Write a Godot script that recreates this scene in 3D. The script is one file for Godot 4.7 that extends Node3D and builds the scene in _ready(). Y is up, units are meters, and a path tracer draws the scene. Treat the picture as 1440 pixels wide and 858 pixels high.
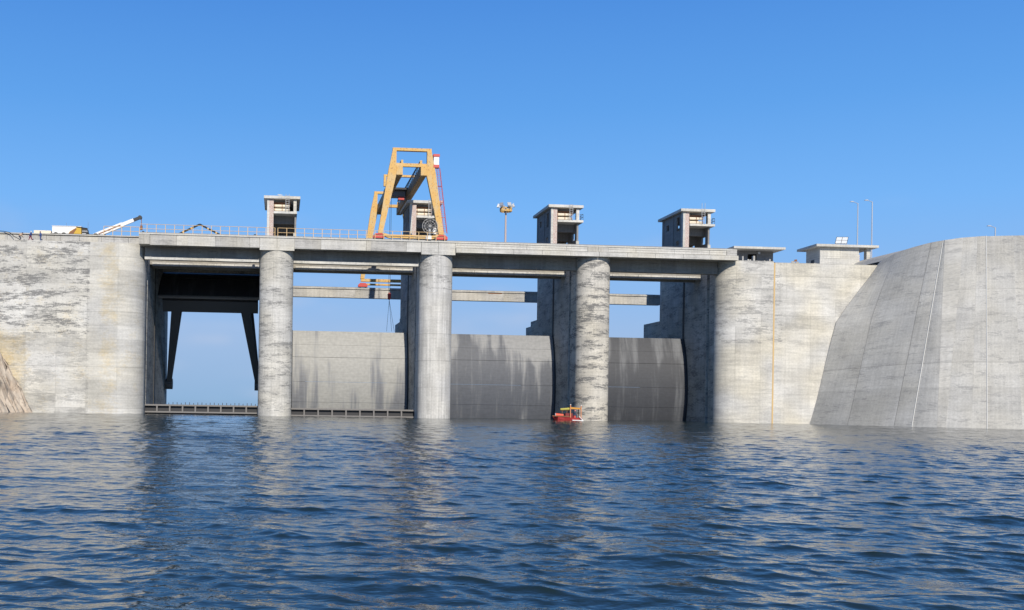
extends Node3D

# ---------------------------------------------------------------- mesh collector
class MB:
	var v := PackedVector3Array()
	var n := PackedVector3Array()
	var uv := PackedVector2Array()
	var col := PackedColorArray()
	var idx := PackedInt32Array()
	# corners counter-clockwise as seen from outside
	func quad(a: Vector3, b: Vector3, c: Vector3, d: Vector3, ua := Vector2(0, 0), ub := Vector2(1, 0), uc := Vector2(1, 1), ud := Vector2(0, 1)) -> void:
		var nn := (b - a).cross(d - a)
		if nn.length() < 1e-9:
			nn = (c - b).cross(d - b)
		nn = nn.normalized()
		quad_n(a, b, c, d, nn, nn, nn, nn, ua, ub, uc, ud)
	func quad_n(a: Vector3, b: Vector3, c: Vector3, d: Vector3, na: Vector3, nb: Vector3, nc: Vector3, nd: Vector3, ua: Vector2, ub: Vector2, uc: Vector2, ud: Vector2) -> void:
		var i := v.size()
		v.append_array([a, b, c, d]); n.append_array([na, nb, nc, nd]); uv.append_array([ua, ub, uc, ud])
		idx.append_array([i, i + 2, i + 1, i, i + 3, i + 2])
	func tri(a: Vector3, b: Vector3, c: Vector3) -> void:
		var nn := (b - a).cross(c - a).normalized()
		var i := v.size()
		v.append_array([a, b, c]); n.append_array([nn, nn, nn]); uv.append_array([Vector2(a.x, a.z) * 0.1, Vector2(b.x, b.z) * 0.1, Vector2(c.x, c.z) * 0.1])
		idx.append_array([i, i + 2, i + 1])
	# eight corners: bottom 0..3 counter-clockwise seen from above, top 4..7
	func hexa(p: Array) -> void:
		quad(p[0], p[1], p[5], p[4]); quad(p[1], p[2], p[6], p[5]); quad(p[2], p[3], p[7], p[6]); quad(p[3], p[0], p[4], p[7])
		quad(p[4], p[5], p[6], p[7]); quad(p[3], p[2], p[1], p[0])
	func box(lo: Vector3, hi: Vector3) -> void:
		hexa([Vector3(lo.x, lo.y, hi.z), Vector3(hi.x, lo.y, hi.z), Vector3(hi.x, lo.y, lo.z), Vector3(lo.x, lo.y, lo.z),
			Vector3(lo.x, hi.y, hi.z), Vector3(hi.x, hi.y, hi.z), Vector3(hi.x, hi.y, lo.z), Vector3(lo.x, hi.y, lo.z)])
	# a bar from a to b, width w across, height h towards up
	func bar(a: Vector3, b: Vector3, w: float, h: float, up := Vector3.UP, w2 := -1.0, h2 := -1.0) -> void:
		if w2 < 0: w2 = w
		if h2 < 0: h2 = h
		var d := (b - a).normalized()
		if absf(d.dot(up)) > 0.99: up = Vector3.BACK
		var s := d.cross(up).normalized()
		var u := s.cross(d).normalized()
		hexa([a - s * w / 2 - u * h / 2, a + s * w / 2 - u * h / 2, b + s * w2 / 2 - u * h2 / 2, b - s * w2 / 2 - u * h2 / 2,
			a - s * w / 2 + u * h / 2, a + s * w / 2 + u * h / 2, b + s * w2 / 2 + u * h2 / 2, b - s * w2 / 2 + u * h2 / 2])
	func tube(a: Vector3, b: Vector3, r: float, r2 := -1.0, k := 8) -> void:
		if r2 < 0: r2 = r
		var d := (b - a).normalized()
		var s := d.cross(Vector3.UP if absf(d.y) < 0.95 else Vector3.BACK).normalized()
		var u := s.cross(d)
		for i in k:
			var t0 := TAU * i / k
			var t1 := TAU * (i + 1) / k
			var e0 := s * cos(t0) + u * sin(t0)
			var e1 := s * cos(t1) + u * sin(t1)
			quad_n(a + e0 * r, b + e0 * r2, b + e1 * r2, a + e1 * r, e0, e0, e1, e1, Vector2(t0 / TAU, 1), Vector2(t0 / TAU, 0), Vector2(t1 / TAU, 0), Vector2(t1 / TAU, 1))
			tri(b, b + e1 * r2, b + e0 * r2)
			tri(a, a + e0 * r, a + e1 * r)
	# polygon in the XY plane (counter-clockwise seen from +z) pushed from z1 (front) back to z0
	func plate_xy(p: Array, z0: float, z1: float) -> void:
		var k := p.size()
		for i in k:
			var a: Vector2 = p[i]
			var b: Vector2 = p[(i + 1) % k]
			quad(Vector3(a.x, a.y, z0), Vector3(b.x, b.y, z0), Vector3(b.x, b.y, z1), Vector3(a.x, a.y, z1))
		var t := Geometry2D.triangulate_polygon(PackedVector2Array(p))
		for i in range(0, t.size(), 3):
			var a: Vector2 = p[t[i]]
			var b: Vector2 = p[t[i + 1]]
			var c: Vector2 = p[t[i + 2]]
			if (b - a).cross(c - a) < 0:
				var s := b; b = c; c = s
			tri(Vector3(a.x, a.y, z1), Vector3(b.x, b.y, z1), Vector3(c.x, c.y, z1))
			tri(Vector3(a.x, a.y, z0), Vector3(c.x, c.y, z0), Vector3(b.x, b.y, z0))
	# upright wall along a path of (x, z) points, outside on the left hand side looking from +z; uv in metres / (uw, uh)
	func wall(p: Array, y0: float, y1: float, uw := 1.0, uh := 1.0, u0 := 0.0) -> void:
		var k := p.size()
		var en := []
		for i in k - 1:
			var d: Vector2 = (p[i + 1] - p[i]).normalized()
			en.append(Vector3(-d.y, 0, d.x))
		var u := u0
		for i in k - 1:
			var na: Vector3 = en[i]
			var nb: Vector3 = en[i]
			if i > 0 and en[i].dot(en[i - 1]) > 0.8: na = (en[i] + en[i - 1]).normalized()
			if i < k - 2 and en[i].dot(en[i + 1]) > 0.8: nb = (en[i] + en[i + 1]).normalized()
			var l: float = (p[i + 1] - p[i]).length()
			var a: Vector2 = p[i]
			var b: Vector2 = p[i + 1]
			var vb := (y1 - y0) / uh
			quad_n(Vector3(a.x, y0, a.y), Vector3(b.x, y0, b.y), Vector3(b.x, y1, b.y), Vector3(a.x, y1, a.y), na, nb, nb, na,
				Vector2(u / uw, vb), Vector2((u + l) / uw, vb), Vector2((u + l) / uw, 0), Vector2(u / uw, 0))
			u += l
	func lid(p: Array, y: float) -> void:
		var q := PackedVector2Array(p)
		var t := Geometry2D.triangulate_polygon(q)
		for i in range(0, t.size(), 3):
			var a := Vector3(q[t[i]].x, y, q[t[i]].y)
			var b := Vector3(q[t[i + 1]].x, y, q[t[i + 1]].y)
			var c := Vector3(q[t[i + 2]].x, y, q[t[i + 2]].y)
			if (b - a).cross(c - a).y < 0: tri(a, c, b)
			else: tri(a, b, c)
	func ball(c: Vector3, r: Vector3, k := 10, from := -PI / 2) -> void:
		var m := k / 2
		for j in m:
			var b0 := lerpf(from, PI / 2, float(j) / m)
			var b1 := lerpf(from, PI / 2, float(j + 1) / m)
			for i in k:
				var q := []
				for e in [[i, b0], [i + 1, b0], [i + 1, b1], [i, b1]]:
					var t: float = TAU * e[0] / k
					q.append(Vector3(cos(e[1]) * cos(t), sin(e[1]), -cos(e[1]) * sin(t)))
				quad_n(c + q[0] * r, c + q[1] * r, c + q[2] * r, c + q[3] * r, q[0], q[1], q[2], q[3], Vector2(0, 0), Vector2(1, 0), Vector2(1, 1), Vector2(0, 1))
	func mesh(off := Vector3.ZERO) -> ArrayMesh:
		var a := []
		a.resize(Mesh.ARRAY_MAX)
		if off != Vector3.ZERO:
			for i in v.size(): v[i] -= off
		a[Mesh.ARRAY_VERTEX] = v
		a[Mesh.ARRAY_NORMAL] = n
		a[Mesh.ARRAY_TEX_UV] = uv
		if col.size() == v.size(): a[Mesh.ARRAY_COLOR] = col
		a[Mesh.ARRAY_INDEX] = idx
		var r := ArrayMesh.new()
		r.add_surface_from_arrays(Mesh.PRIMITIVE_TRIANGLES, a)
		return r

var M := {}
var counts := {}

func numbered(called: String) -> String:
	var k: int = counts.get(called, 0)
	counts[called] = k + 1
	return called if k == 0 else "%s_%03d" % [called, k]

func thing(called: String, label: String, category: String, at: Vector3, group := "") -> Node3D:
	var o := Node3D.new()
	o.name = numbered(called)
	add_child(o)
	o.position = at
	o.set_meta("label", label)
	o.set_meta("category", category)
	if group: o.set_meta("group", group)
	return o

func root_of(o: Node3D) -> Node3D:
	while o.get_parent() != self: o = o.get_parent()
	return o

# mesh given in world metres becomes a part of a thing (or of one of its parts)
func part(parent: Node3D, called: String, m: MB, mat: Material) -> MeshInstance3D:
	var o := MeshInstance3D.new()
	o.name = called
	o.mesh = m.mesh(root_of(parent).position)
	o.material_override = mat
	parent.add_child(o, true)
	return o

func piece(parent: Node3D, called: String, mesh: Mesh, mat: Material, at: Vector3) -> MeshInstance3D:
	var o := MeshInstance3D.new()
	o.name = called
	o.mesh = mesh
	o.material_override = mat
	parent.add_child(o, true)
	o.position = at - root_of(parent).position
	return o

func boxpart(parent: Node3D, called: String, lo: Vector3, hi: Vector3, mat: Material) -> MeshInstance3D:
	var m := MB.new()
	m.box(lo, hi)
	return part(parent, called, m, mat)

func single(called: String, label: String, category: String, m: MB, mat: Material, at: Vector3, group := "") -> MeshInstance3D:
	var o := MeshInstance3D.new()
	o.name = numbered(called)
	o.mesh = m.mesh(at)
	o.material_override = mat
	add_child(o)
	o.position = at
	o.set_meta("label", label)
	o.set_meta("category", category)
	if group: o.set_meta("group", group)
	return o

func structure(called: String, m: MB, mat: Material) -> MeshInstance3D:
	var o := MeshInstance3D.new()
	o.name = called
	o.mesh = m.mesh()
	o.material_override = mat
	add_child(o)
	o.set_meta("kind", "structure")
	return o

# ---------------------------------------------------------------- materials
func noise(seed_: int, freq: float, oct := 3, type := FastNoiseLite.TYPE_SIMPLEX_SMOOTH) -> FastNoiseLite:
	var f := FastNoiseLite.new()
	f.seed = seed_
	f.noise_type = type
	f.frequency = freq
	f.fractal_octaves = oct
	f.fractal_type = FastNoiseLite.FRACTAL_FBM if oct > 1 else FastNoiseLite.FRACTAL_NONE
	return f

func mat(color: Color, rough := 0.8, metal := 0.0) -> StandardMaterial3D:
	var m := StandardMaterial3D.new()
	m.albedo_color = color.linear_to_srgb()   # colours are written as linear reflectances
	m.roughness = rough
	m.metallic = metal
	return m

func textured(img: Image, rough := 0.9, uvs := Vector3.ONE, tri := false) -> StandardMaterial3D:
	var m := StandardMaterial3D.new()
	m.albedo_texture = ImageTexture.create_from_image(img)
	m.roughness = rough
	m.uv1_scale = uvs
	m.uv1_triplanar = tri
	m.uv1_world_triplanar = tri
	return m

# weathered board-formed concrete; w x h metres, o: options, grime: where the dark growth sits (x, y from the top, 0..1)
func concrete(seed_: int, w: float, h: float, ppm: float, o: Dictionary, grime: Callable, ochre := func(_x, _y): return -1.0) -> Image:
	var nx := int(w * ppm)
	var ny := int(h * ppm)
	var base: Color = o.get("base", Color(0.66, 0.65, 0.62))
	var lift: float = o.get("lift", 2.4)
	var panel: float = o.get("panel", 2.8)
	var pour: float = o.get("pour", 0.035)
	var g_amt: float = o.get("grime", 0.5)
	var g_col: float = o.get("grime_tone", 0.36)
	var g_th: float = o.get("threshold", 0.1)
	var warm_amt: float = o.get("warm", 0.3)
	var streak: float = o.get("streak", 0.05)
	var board: float = o.get("board", 0.05)
	var n1 := noise(seed_, 0.12, 3)
	var n2 := noise(seed_ + 1, 2.2, 2)
	var nb := noise(seed_ + 2, 1.0, 2)
	var ng := noise(seed_ + 3, 1.0, 4)
	var ns := noise(seed_ + 4, 1.0, 2)
	var nw := noise(seed_ + 5, 0.09, 2)
	var rng := RandomNumberGenerator.new()
	rng.seed = seed_
	var tone := []
	var edge := []
	var cols := int(w / panel) + 2
	for j in int(h / lift) + 2:
		edge.append(maxf(0.0, rng.randf_range(-0.14, 0.16)))
		for i in cols: tone.append(rng.randf_range(-1.0, 1.0))
	var px := PackedByteArray()
	px.resize(nx * ny * 3)
	var k := 0
	for j in ny:
		var y := (j + 0.5) / ppm
		var lj := int(y / lift)
		var fy := y - lj * lift
		var dj: float = 1.0 - (edge[lj] if fy < 0.12 else 0.0)
		for i in nx:
			var x := (i + 0.5) / ppm
			var pi := int(x / panel)
			var fx := x - pi * panel
			var l: float = 1.0 + 0.07 * n1.get_noise_2d(x, y) + 0.05 * n2.get_noise_2d(x, y) + tone[lj * cols + pi] * pour
			l += board * nb.get_noise_2d(x * 0.18, y * 1.9) + streak * ns.get_noise_2d(x * 1.6, y * 0.07)
			l *= dj
			if fx < 0.07: l *= 0.97 - 0.05 * absf(tone[lj * cols + pi])
			var g: float = 0.8 * ng.get_noise_2d(x * 0.14, y * 0.6) + 0.55 * nb.get_noise_2d(x * 0.55 + 50.0, y * 4.2) + 0.35 * n2.get_noise_2d(x * 1.3, y * 2.6)
			g = smoothstep(g_th - 0.04, g_th + 0.4, g) * float(grime.call(x, y)) * g_amt
			var ww: float = clampf(0.5 + 1.3 * nw.get_noise_2d(x, y), 0.0, 1.0) * warm_amt
			var r: float = base.r * l * (1.0 + 0.03 * ww)
			var gg: float = base.g * l * (1.0 - 0.02 * ww)
			var b: float = base.b * l * (1.0 - 0.15 * ww)
			var oc: float = clampf(float(ochre.call(x, y)) + 0.5 * n1.get_noise_2d(x * 2.0, y * 2.0) + 0.3 * nb.get_noise_2d(x, y * 3.0), 0.0, 1.0)
			gg *= 1.0 - 0.08 * oc; b *= 1.0 - 0.24 * oc
			r = lerpf(r, g_col, g); gg = lerpf(gg, g_col, g); b = lerpf(b, g_col, g)
			px[k] = int(clampf(r, 0, 1) * 255.0)
			px[k + 1] = int(clampf(gg, 0, 1) * 255.0)
			px[k + 2] = int(clampf(b, 0, 1) * 255.0)
			k += 3
	return Image.create_from_data(nx, ny, false, Image.FORMAT_RGB8, px)

# painted steel skin with water marks: light = clean paint, dark = wet film; film(x, y) says where film sits
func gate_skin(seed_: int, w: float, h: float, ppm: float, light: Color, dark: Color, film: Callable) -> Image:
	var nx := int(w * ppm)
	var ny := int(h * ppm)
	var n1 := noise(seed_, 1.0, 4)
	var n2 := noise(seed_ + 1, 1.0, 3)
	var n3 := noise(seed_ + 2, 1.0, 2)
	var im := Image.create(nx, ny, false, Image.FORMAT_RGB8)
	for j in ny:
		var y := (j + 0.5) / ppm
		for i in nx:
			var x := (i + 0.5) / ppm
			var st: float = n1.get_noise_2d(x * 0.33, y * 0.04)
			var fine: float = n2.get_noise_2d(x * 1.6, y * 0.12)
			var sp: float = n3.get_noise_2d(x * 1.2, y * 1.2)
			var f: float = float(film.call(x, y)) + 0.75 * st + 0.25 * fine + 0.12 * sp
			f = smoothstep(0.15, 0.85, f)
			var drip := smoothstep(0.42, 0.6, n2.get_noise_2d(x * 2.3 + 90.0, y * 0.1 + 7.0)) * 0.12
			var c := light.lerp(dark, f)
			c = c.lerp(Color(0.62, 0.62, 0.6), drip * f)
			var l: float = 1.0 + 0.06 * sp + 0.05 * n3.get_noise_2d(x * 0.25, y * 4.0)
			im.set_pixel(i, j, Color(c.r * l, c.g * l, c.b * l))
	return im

func arc(cx: float, cz: float, r: float, a0: float, a1: float, k: int, rz := -1.0) -> Array:
	if rz < 0: rz = r
	var p := []
	for i in k + 1:
		var a := deg_to_rad(lerpf(a0, a1, float(i) / k))
		p.append(Vector2(cx + cos(a) * r, cz + sin(a) * rz))
	return p
# ---------------------------------------------------------------- light, sky, camera
func set_stage() -> void:
	var cam := Camera3D.new()
	cam.name = "camera"
	add_child(cam)
	cam.position = Vector3(0.644, 2.152, 190.0)
	cam.basis = Basis.from_euler(Vector3(0, deg_to_rad(-4.652), 0)) * Basis(Vector3(0, 0, 1), deg_to_rad(0.904))
	cam.projection = Camera3D.PROJECTION_FRUSTUM
	cam.near = 0.5
	cam.far = 30000.0
	cam.size = 0.5 * 858.0 / 1520.0
	cam.frustum_offset = Vector2(720.0 - 518.9, 570.0 - 429.0) / 1520.0 * 0.5
	cam.current = true

	var sun := DirectionalLight3D.new()
	sun.name = "sun"
	add_child(sun)
	var el := deg_to_rad(SUN_EL)
	var az := deg_to_rad(SUN_AZ)
	sun.look_at_from_position(Vector3(sin(az) * cos(el), sin(el), cos(az) * cos(el)) * 100.0, Vector3.ZERO)
	sun.light_energy = 1.45
	sun.light_color = Color(1.0, 0.965, 0.91)
	sun.light_angular_distance = 0.53
	sun.shadow_enabled = true

	# sky: colours by elevation, a little darker away from the middle, thin cloud low down
	var stops := [[-90.0, Color8(140, 172, 205)], [0.0, Color8(144, 181, 218)], [1.0, Color8(150, 184, 222)], [3.5, Color8(160, 190, 229)], [6.5, Color8(141, 187, 240)], [10.2, Color8(121, 182, 247)], [15.2, Color8(97, 163, 236)], [20.5, Color8(80, 144, 224)], [35.0, Color8(60, 110, 178)], [60.0, Color8(48, 88, 144)], [90.0, Color8(44, 80, 132)]]
	var W := 1024
	var H := 512
	var img := Image.create(W, H, false, Image.FORMAT_RGBF)
	var nc := noise(77, 1.0, 4)
	for j in H:
		var e := 90.0 - (j + 0.5) / H * 180.0
		var k := 0
		while k < stops.size() - 2 and stops[k + 1][0] < e: k += 1
		var c: Color = stops[k][1].srgb_to_linear().lerp(stops[k + 1][1].srgb_to_linear(), clampf((e - stops[k][0]) / (stops[k + 1][0] - stops[k][0]), 0, 1))
		for i in W:
			var q := c
			if e > 0.0 and e < 12.0:
				var a := TAU * i / W
				var cl := nc.get_noise_3d(cos(a) * 9.0, sin(a) * 9.0, e * 0.9)
				q = c.lerp(Color(0.52, 0.6, 0.78), smoothstep(0.05, 0.6, cl) * 0.45 * smoothstep(12.0, 2.0, e))
			img.set_pixel(i, j, q)
	var pano := PanoramaSkyMaterial.new()
	pano.panorama = ImageTexture.create_from_image(img)
	var sky := Sky.new()
	sky.sky_material = pano
	var env := Environment.new()
	env.background_mode = Environment.BG_SKY
	env.sky = sky
	env.tonemap_mode = Environment.TONE_MAPPER_LINEAR
	env.tonemap_exposure = 1.0
	env.sdfgi_enabled = true
	env.ssao_enabled = true
	env.ssil_enabled = true
	var we := WorldEnvironment.new()
	we.name = "world_environment"
	we.environment = env
	add_child(we)

const SUN_EL := 33.0
const SUN_AZ := 3.0

func make_materials() -> void:
	M.plain = textured(concrete(11, 16, 16, 16, {"base": Color(0.7, 0.695, 0.68), "grime": 0.3, "threshold": 0.25, "warm": 0.3}, func(_x, _y): return 1.0), 0.92, Vector3(1 / 16.0, 1 / 16.0, 1 / 16.0), true)
	M.pale = textured(concrete(12, 16, 16, 16, {"base": Color(0.77, 0.765, 0.745), "grime": 0.18, "threshold": 0.3, "warm": 0.25, "lift": 1.2, "panel": 4.0}, func(_x, _y): return 1.0), 0.92, Vector3(1 / 16.0, 1 / 16.0, 1 / 16.0), true)
	M.side = textured(concrete(13, 32, 32, 10, {"base": Color(0.71, 0.705, 0.685), "grime": 0.5, "threshold": 0.08, "warm": 0.2, "streak": 0.06}, func(_x, _y): return 1.0), 0.92, Vector3(1 / 32.0, 1 / 32.0, 1 / 32.0), true)
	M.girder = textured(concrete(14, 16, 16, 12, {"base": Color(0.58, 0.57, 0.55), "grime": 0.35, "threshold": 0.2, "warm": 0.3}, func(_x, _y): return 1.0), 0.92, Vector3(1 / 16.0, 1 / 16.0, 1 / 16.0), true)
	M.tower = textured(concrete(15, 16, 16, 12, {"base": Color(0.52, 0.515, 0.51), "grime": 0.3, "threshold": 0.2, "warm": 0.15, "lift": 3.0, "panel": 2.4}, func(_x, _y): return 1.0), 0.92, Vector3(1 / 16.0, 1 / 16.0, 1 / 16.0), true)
	# red brick infill with pale mortar smears, far too small to tell the bricks apart
	var bi := Image.create(64, 128, false, Image.FORMAT_RGB8)
	var bn := noise(5, 0.35, 2)
	for j in 128:
		for i in 64:
			var t := smoothstep(0.12, 0.5, bn.get_noise_2d(i * 0.9, j * 1.9))
			bi.set_pixel(i, j, Color(0.78, 0.75, 0.72).lerp(Color(0.6, 0.33, 0.29), t))
	M.brick = textured(bi, 0.95, Vector3(0.22, 0.22, 0.22), true)
	# faded crane paint with rust specks
	var yi := Image.create(256, 256, false, Image.FORMAT_RGB8)
	var y1 := noise(71, 0.02, 4)
	var y2 := noise(72, 0.11, 3)
	for j in 256:
		for i in 256:
			var c := Color(0.83, 0.66, 0.37).lerp(Color(0.8, 0.68, 0.47), smoothstep(-0.2, 0.4, y1.get_noise_2d(i, j * 0.6)))
			yi.set_pixel(i, j, c.lerp(Color(0.5, 0.33, 0.2), smoothstep(0.3, 0.55, y2.get_noise_2d(i, j * 0.5)) * 0.6))
	M.yellow = textured(yi, 0.6, Vector3(0.12, 0.12, 0.12), true)
	M.yellow_rail = mat(Color(0.62, 0.43, 0.22), 0.6)
	M.red = mat(Color(0.55, 0.06, 0.05), 0.45)
	M.pink_red = mat(Color(0.5, 0.11, 0.12), 0.5)
	M.white = mat(Color(0.78, 0.78, 0.76), 0.45)
	M.dark = mat(Color(0.03, 0.03, 0.032), 0.6)
	M.steel = mat(Color(0.22, 0.22, 0.22), 0.5, 0.3)
	M.guide = mat(Color(0.07, 0.065, 0.06), 0.8)
	M.galv = mat(Color(0.5, 0.51, 0.52), 0.45, 0.4)
	M.gate_dark = mat(Color(0.14, 0.145, 0.15), 0.65)
	M.sun_strip_grey = mat(Color(0.3, 0.29, 0.28), 0.7)  # paler than the gate: sunlight on its lower edge put into the colour
	M.rust = mat(Color(0.26, 0.12, 0.06), 0.8)
	M.ochre = mat(Color(0.6, 0.42, 0.2), 0.9)
	M.black = mat(Color(0.012, 0.012, 0.012), 0.7)
	M.glass = mat(Color(0.02, 0.025, 0.03), 0.08)
	M.solar = mat(Color(0.62, 0.65, 0.66), 0.2)  # pale albedo stands in for bright sky mirrored in the cells
	M.sunlit_edge = mat(Color(0.55, 0.55, 0.53), 0.9)  # pale tone painting sunlight on two bastion panel edges
	M.crane_brown = mat(Color(0.3, 0.19, 0.075), 0.6)
	M.vertex = mat(Color(1, 1, 1), 0.85)
	M.vertex.vertex_color_use_as_albedo = true

# ---------------------------------------------------------------- water and land
func make_water() -> void:
	var rng := RandomNumberGenerator.new()
	rng.seed = 4242
	var wk := PackedVector2Array()
	var wa := PackedFloat32Array()
	var wp := PackedFloat32Array()
	var wl := PackedFloat32Array()
	var NW := 44
	var gusts := noise(88, 0.045, 3)
	for i in NW:
		var t := (i + 0.5) / NW
		var lam := 0.3 * pow(4.6 / 0.3, t)
		var ang := deg_to_rad(-78.0 + rng.randfn(0.0, 42.0))   # travel direction; crests lie mostly across the view
		var k := TAU / lam
		wk.append(Vector2(cos(ang), sin(ang)) * k)
		wa.append(0.0205 * (1.35 if lam < 1.0 else (0.9 if lam < 2.2 else 0.85)) / k)
		wp.append(rng.randf_range(0, TAU))
		wl.append(lam)
	# rows get farther apart with their distance from the near shore of the sheet (z = 186)
	var C := 660
	var v := PackedVector3Array()
	var n := PackedVector3Array()
	var rows := []
	var d := 4.0
	while d < 236.0:
		rows.append(d)
		d += maxf(0.05, d * 0.0042)
	var R := rows.size()
	v.resize(R * C)
	n.resize(R * C)
	var p := 0
	for r in R:
		d = rows[r]
		var z: float = 190.0 - d
		var x0 := -0.36 * d - 8.0
		var x1 := 0.84 * d + 8.0
		var stepx := (x1 - x0) / (C - 1)
		var stepz := maxf(0.05, d * 0.0042)
		var use := []
		for i in NW:
			var need := maxf(stepx * absf(wk[i].x), stepz * absf(wk[i].y)) / TAU   # cells per wave
			var f := clampf((0.45 - need) / 0.2, 0.0, 1.0)
			if f > 0.0: use.append([wk[i].x, wk[i].y * z + wp[i], wa[i] * f, wk[i].y, 2.0 * wk[i].normalized().x, 2.0 * wk[i].normalized().y, 2.0 * wk[i].length()])
		for c in C:
			var x := x0 + stepx * c
			var h := 0.0
			var sx := 0.0
			var sz := 0.0
			var gx := 0.0
			var gz := 0.0
			var ss := 0.0
			for u in use:
				var ph: float = u[0] * x + u[1]
				var co: float = cos(ph) * u[2]
				var si: float = sin(ph) * u[2]
				h += si
				ss += si * u[6]
				gx += co * u[4]
				gz += co * u[5]
				sx += co * u[0]
				sz += co * u[3]
			var gust := 1.0 + 0.5 * gusts.get_noise_2d(x, z * 0.6)
			v[p] = Vector3(x + gx * gust, h * gust, z + gz * gust)
			n[p] = Vector3(-sx * gust, maxf(0.3, 1.0 - ss * gust), -sz * gust).normalized()
			p += 1
	var idx := PackedInt32Array()
	idx.resize((R - 1) * (C - 1) * 6)
	p = 0
	for r in R - 1:
		for c in C - 1:
			var a := r * C + c
			idx[p] = a; idx[p + 1] = a + C; idx[p + 2] = a + 1
			idx[p + 3] = a + 1; idx[p + 4] = a + C; idx[p + 5] = a + C + 1
			p += 6
	var arr := []
	arr.resize(Mesh.ARRAY_MAX)
	arr[Mesh.ARRAY_VERTEX] = v
	arr[Mesh.ARRAY_NORMAL] = n
	arr[Mesh.ARRAY_INDEX] = idx
	var me := ArrayMesh.new()
	me.add_surface_from_arrays(Mesh.PRIMITIVE_TRIANGLES, arr)
	var m := mat(Color(0.012, 0.024, 0.027), 0.04)
	m.metallic_specular = 0.36
	var nt := NoiseTexture2D.new()
	nt.width = 1024
	nt.height = 1024
	nt.seamless = true
	nt.as_normal_map = true
	nt.bump_strength = 5.0
	nt.noise = noise(31, 0.022, 4)
	m.normal_enabled = true
	m.normal_texture = nt
	m.normal_scale = 0.42
	m.uv1_triplanar = true
	m.uv1_world_triplanar = true
	m.uv1_scale = Vector3(1 / 13.0, 1 / 13.0, 1 / 8.0)
	M.water = m
	var o := MeshInstance3D.new()
	o.name = "reservoir_water"
	o.mesh = me
	o.material_override = m
	add_child(o)
	o.set_meta("kind", "structure")
	# the rest of the reservoir behind the camera and to both sides, as one calm sheet round the waves
	var s := MB.new()
	var y := -0.02
	var zf := 186.0 - 0.3
	var ld := 4.3
	var fd := 235.0
	s.quad(Vector3(-2500, y, 4000), Vector3(2500, y, 4000), Vector3(2500, y, zf), Vector3(-2500, y, zf))
	s.quad(Vector3(-2500, y, zf), Vector3(-0.36 * ld - 7.7, y, zf), Vector3(-0.36 * fd - 7.7, y, 190 - fd), Vector3(-2500, y, 190 - fd))
	s.quad(Vector3(0.84 * ld + 7.7, y, zf), Vector3(2500, y, zf), Vector3(2500, y, 190 - fd), Vector3(0.84 * fd + 7.7, y, 190 - fd))
	structure("outer_water", s, m)

func make_land() -> void:
	# far plain below the dam and the chute floor behind the gates
	var g := MB.new()
	var y := -70.0
	g.quad(Vector3(-20000, y, -100), Vector3(20000, y, -100), Vector3(20000, y, -24000), Vector3(-20000, y, -24000))
	structure("ground", g, mat(Color(0.16, 0.15, 0.1), 1.0))
	var c := MB.new()
	c.box(Vector3(-22.9, -9.0, -60), Vector3(79.5, -7.0, 2.0))
	structure("chute_floor", c, M.side)
	# rock bank against the left abutment
	var rock := Image.create(256, 256, false, Image.FORMAT_RGB8)
	var n1 := noise(61, 0.03, 4)
	var n2 := noise(62, 0.02, 3)
	for j in 256:
		for i in 256:
			var q := n1.get_noise_2d(i, j * 0.5)
			var crack := smoothstep(0.07, 0.0, absf(n2.get_noise_2d(i * 1.2, j * 0.9)))
			var col := Color(0.8, 0.75, 0.68).lerp(Color(0.7, 0.63, 0.55), smoothstep(-0.3, 0.4, q))
			rock.set_pixel(i, j, col.lerp(Color(0.3, 0.22, 0.16), crack * 0.4))
	var rm := textured(rock, 0.95, Vector3(0.09, 0.09, 0.09), true)
	var r := MB.new()
	var nr := noise(63, 0.16, 4)
	var nx := 60
	var nz := 40
	var pts := []
	for j in nz + 1:
		for i in nx + 1:
			var x := lerpf(-90.0, -40.5, float(i) / nx)
			var z := lerpf(-0.7, 9.0, float(j) / nz)
			var h := minf(2.1 * (-42.4 - x), 12.5 + (-48.0 - x) * 0.3) - 1.3 * maxf(0.0, z - 0.6)
			h += 2.0 * nr.get_noise_2d(x, z * 1.3) + 2.2 * absf(nr.get_noise_2d(x * 2.4 + 40.0, z * 3.0)) - 0.5
			pts.append(Vector3(x, maxf(h, -4.0), z))
	for j in nz:
		for i in nx:
			var a := j * (nx + 1) + i
			r.quad(pts[a + nx + 1], pts[a + nx + 2], pts[a + 1], pts[a])
	structure("rock_bank", r, rm)

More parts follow.
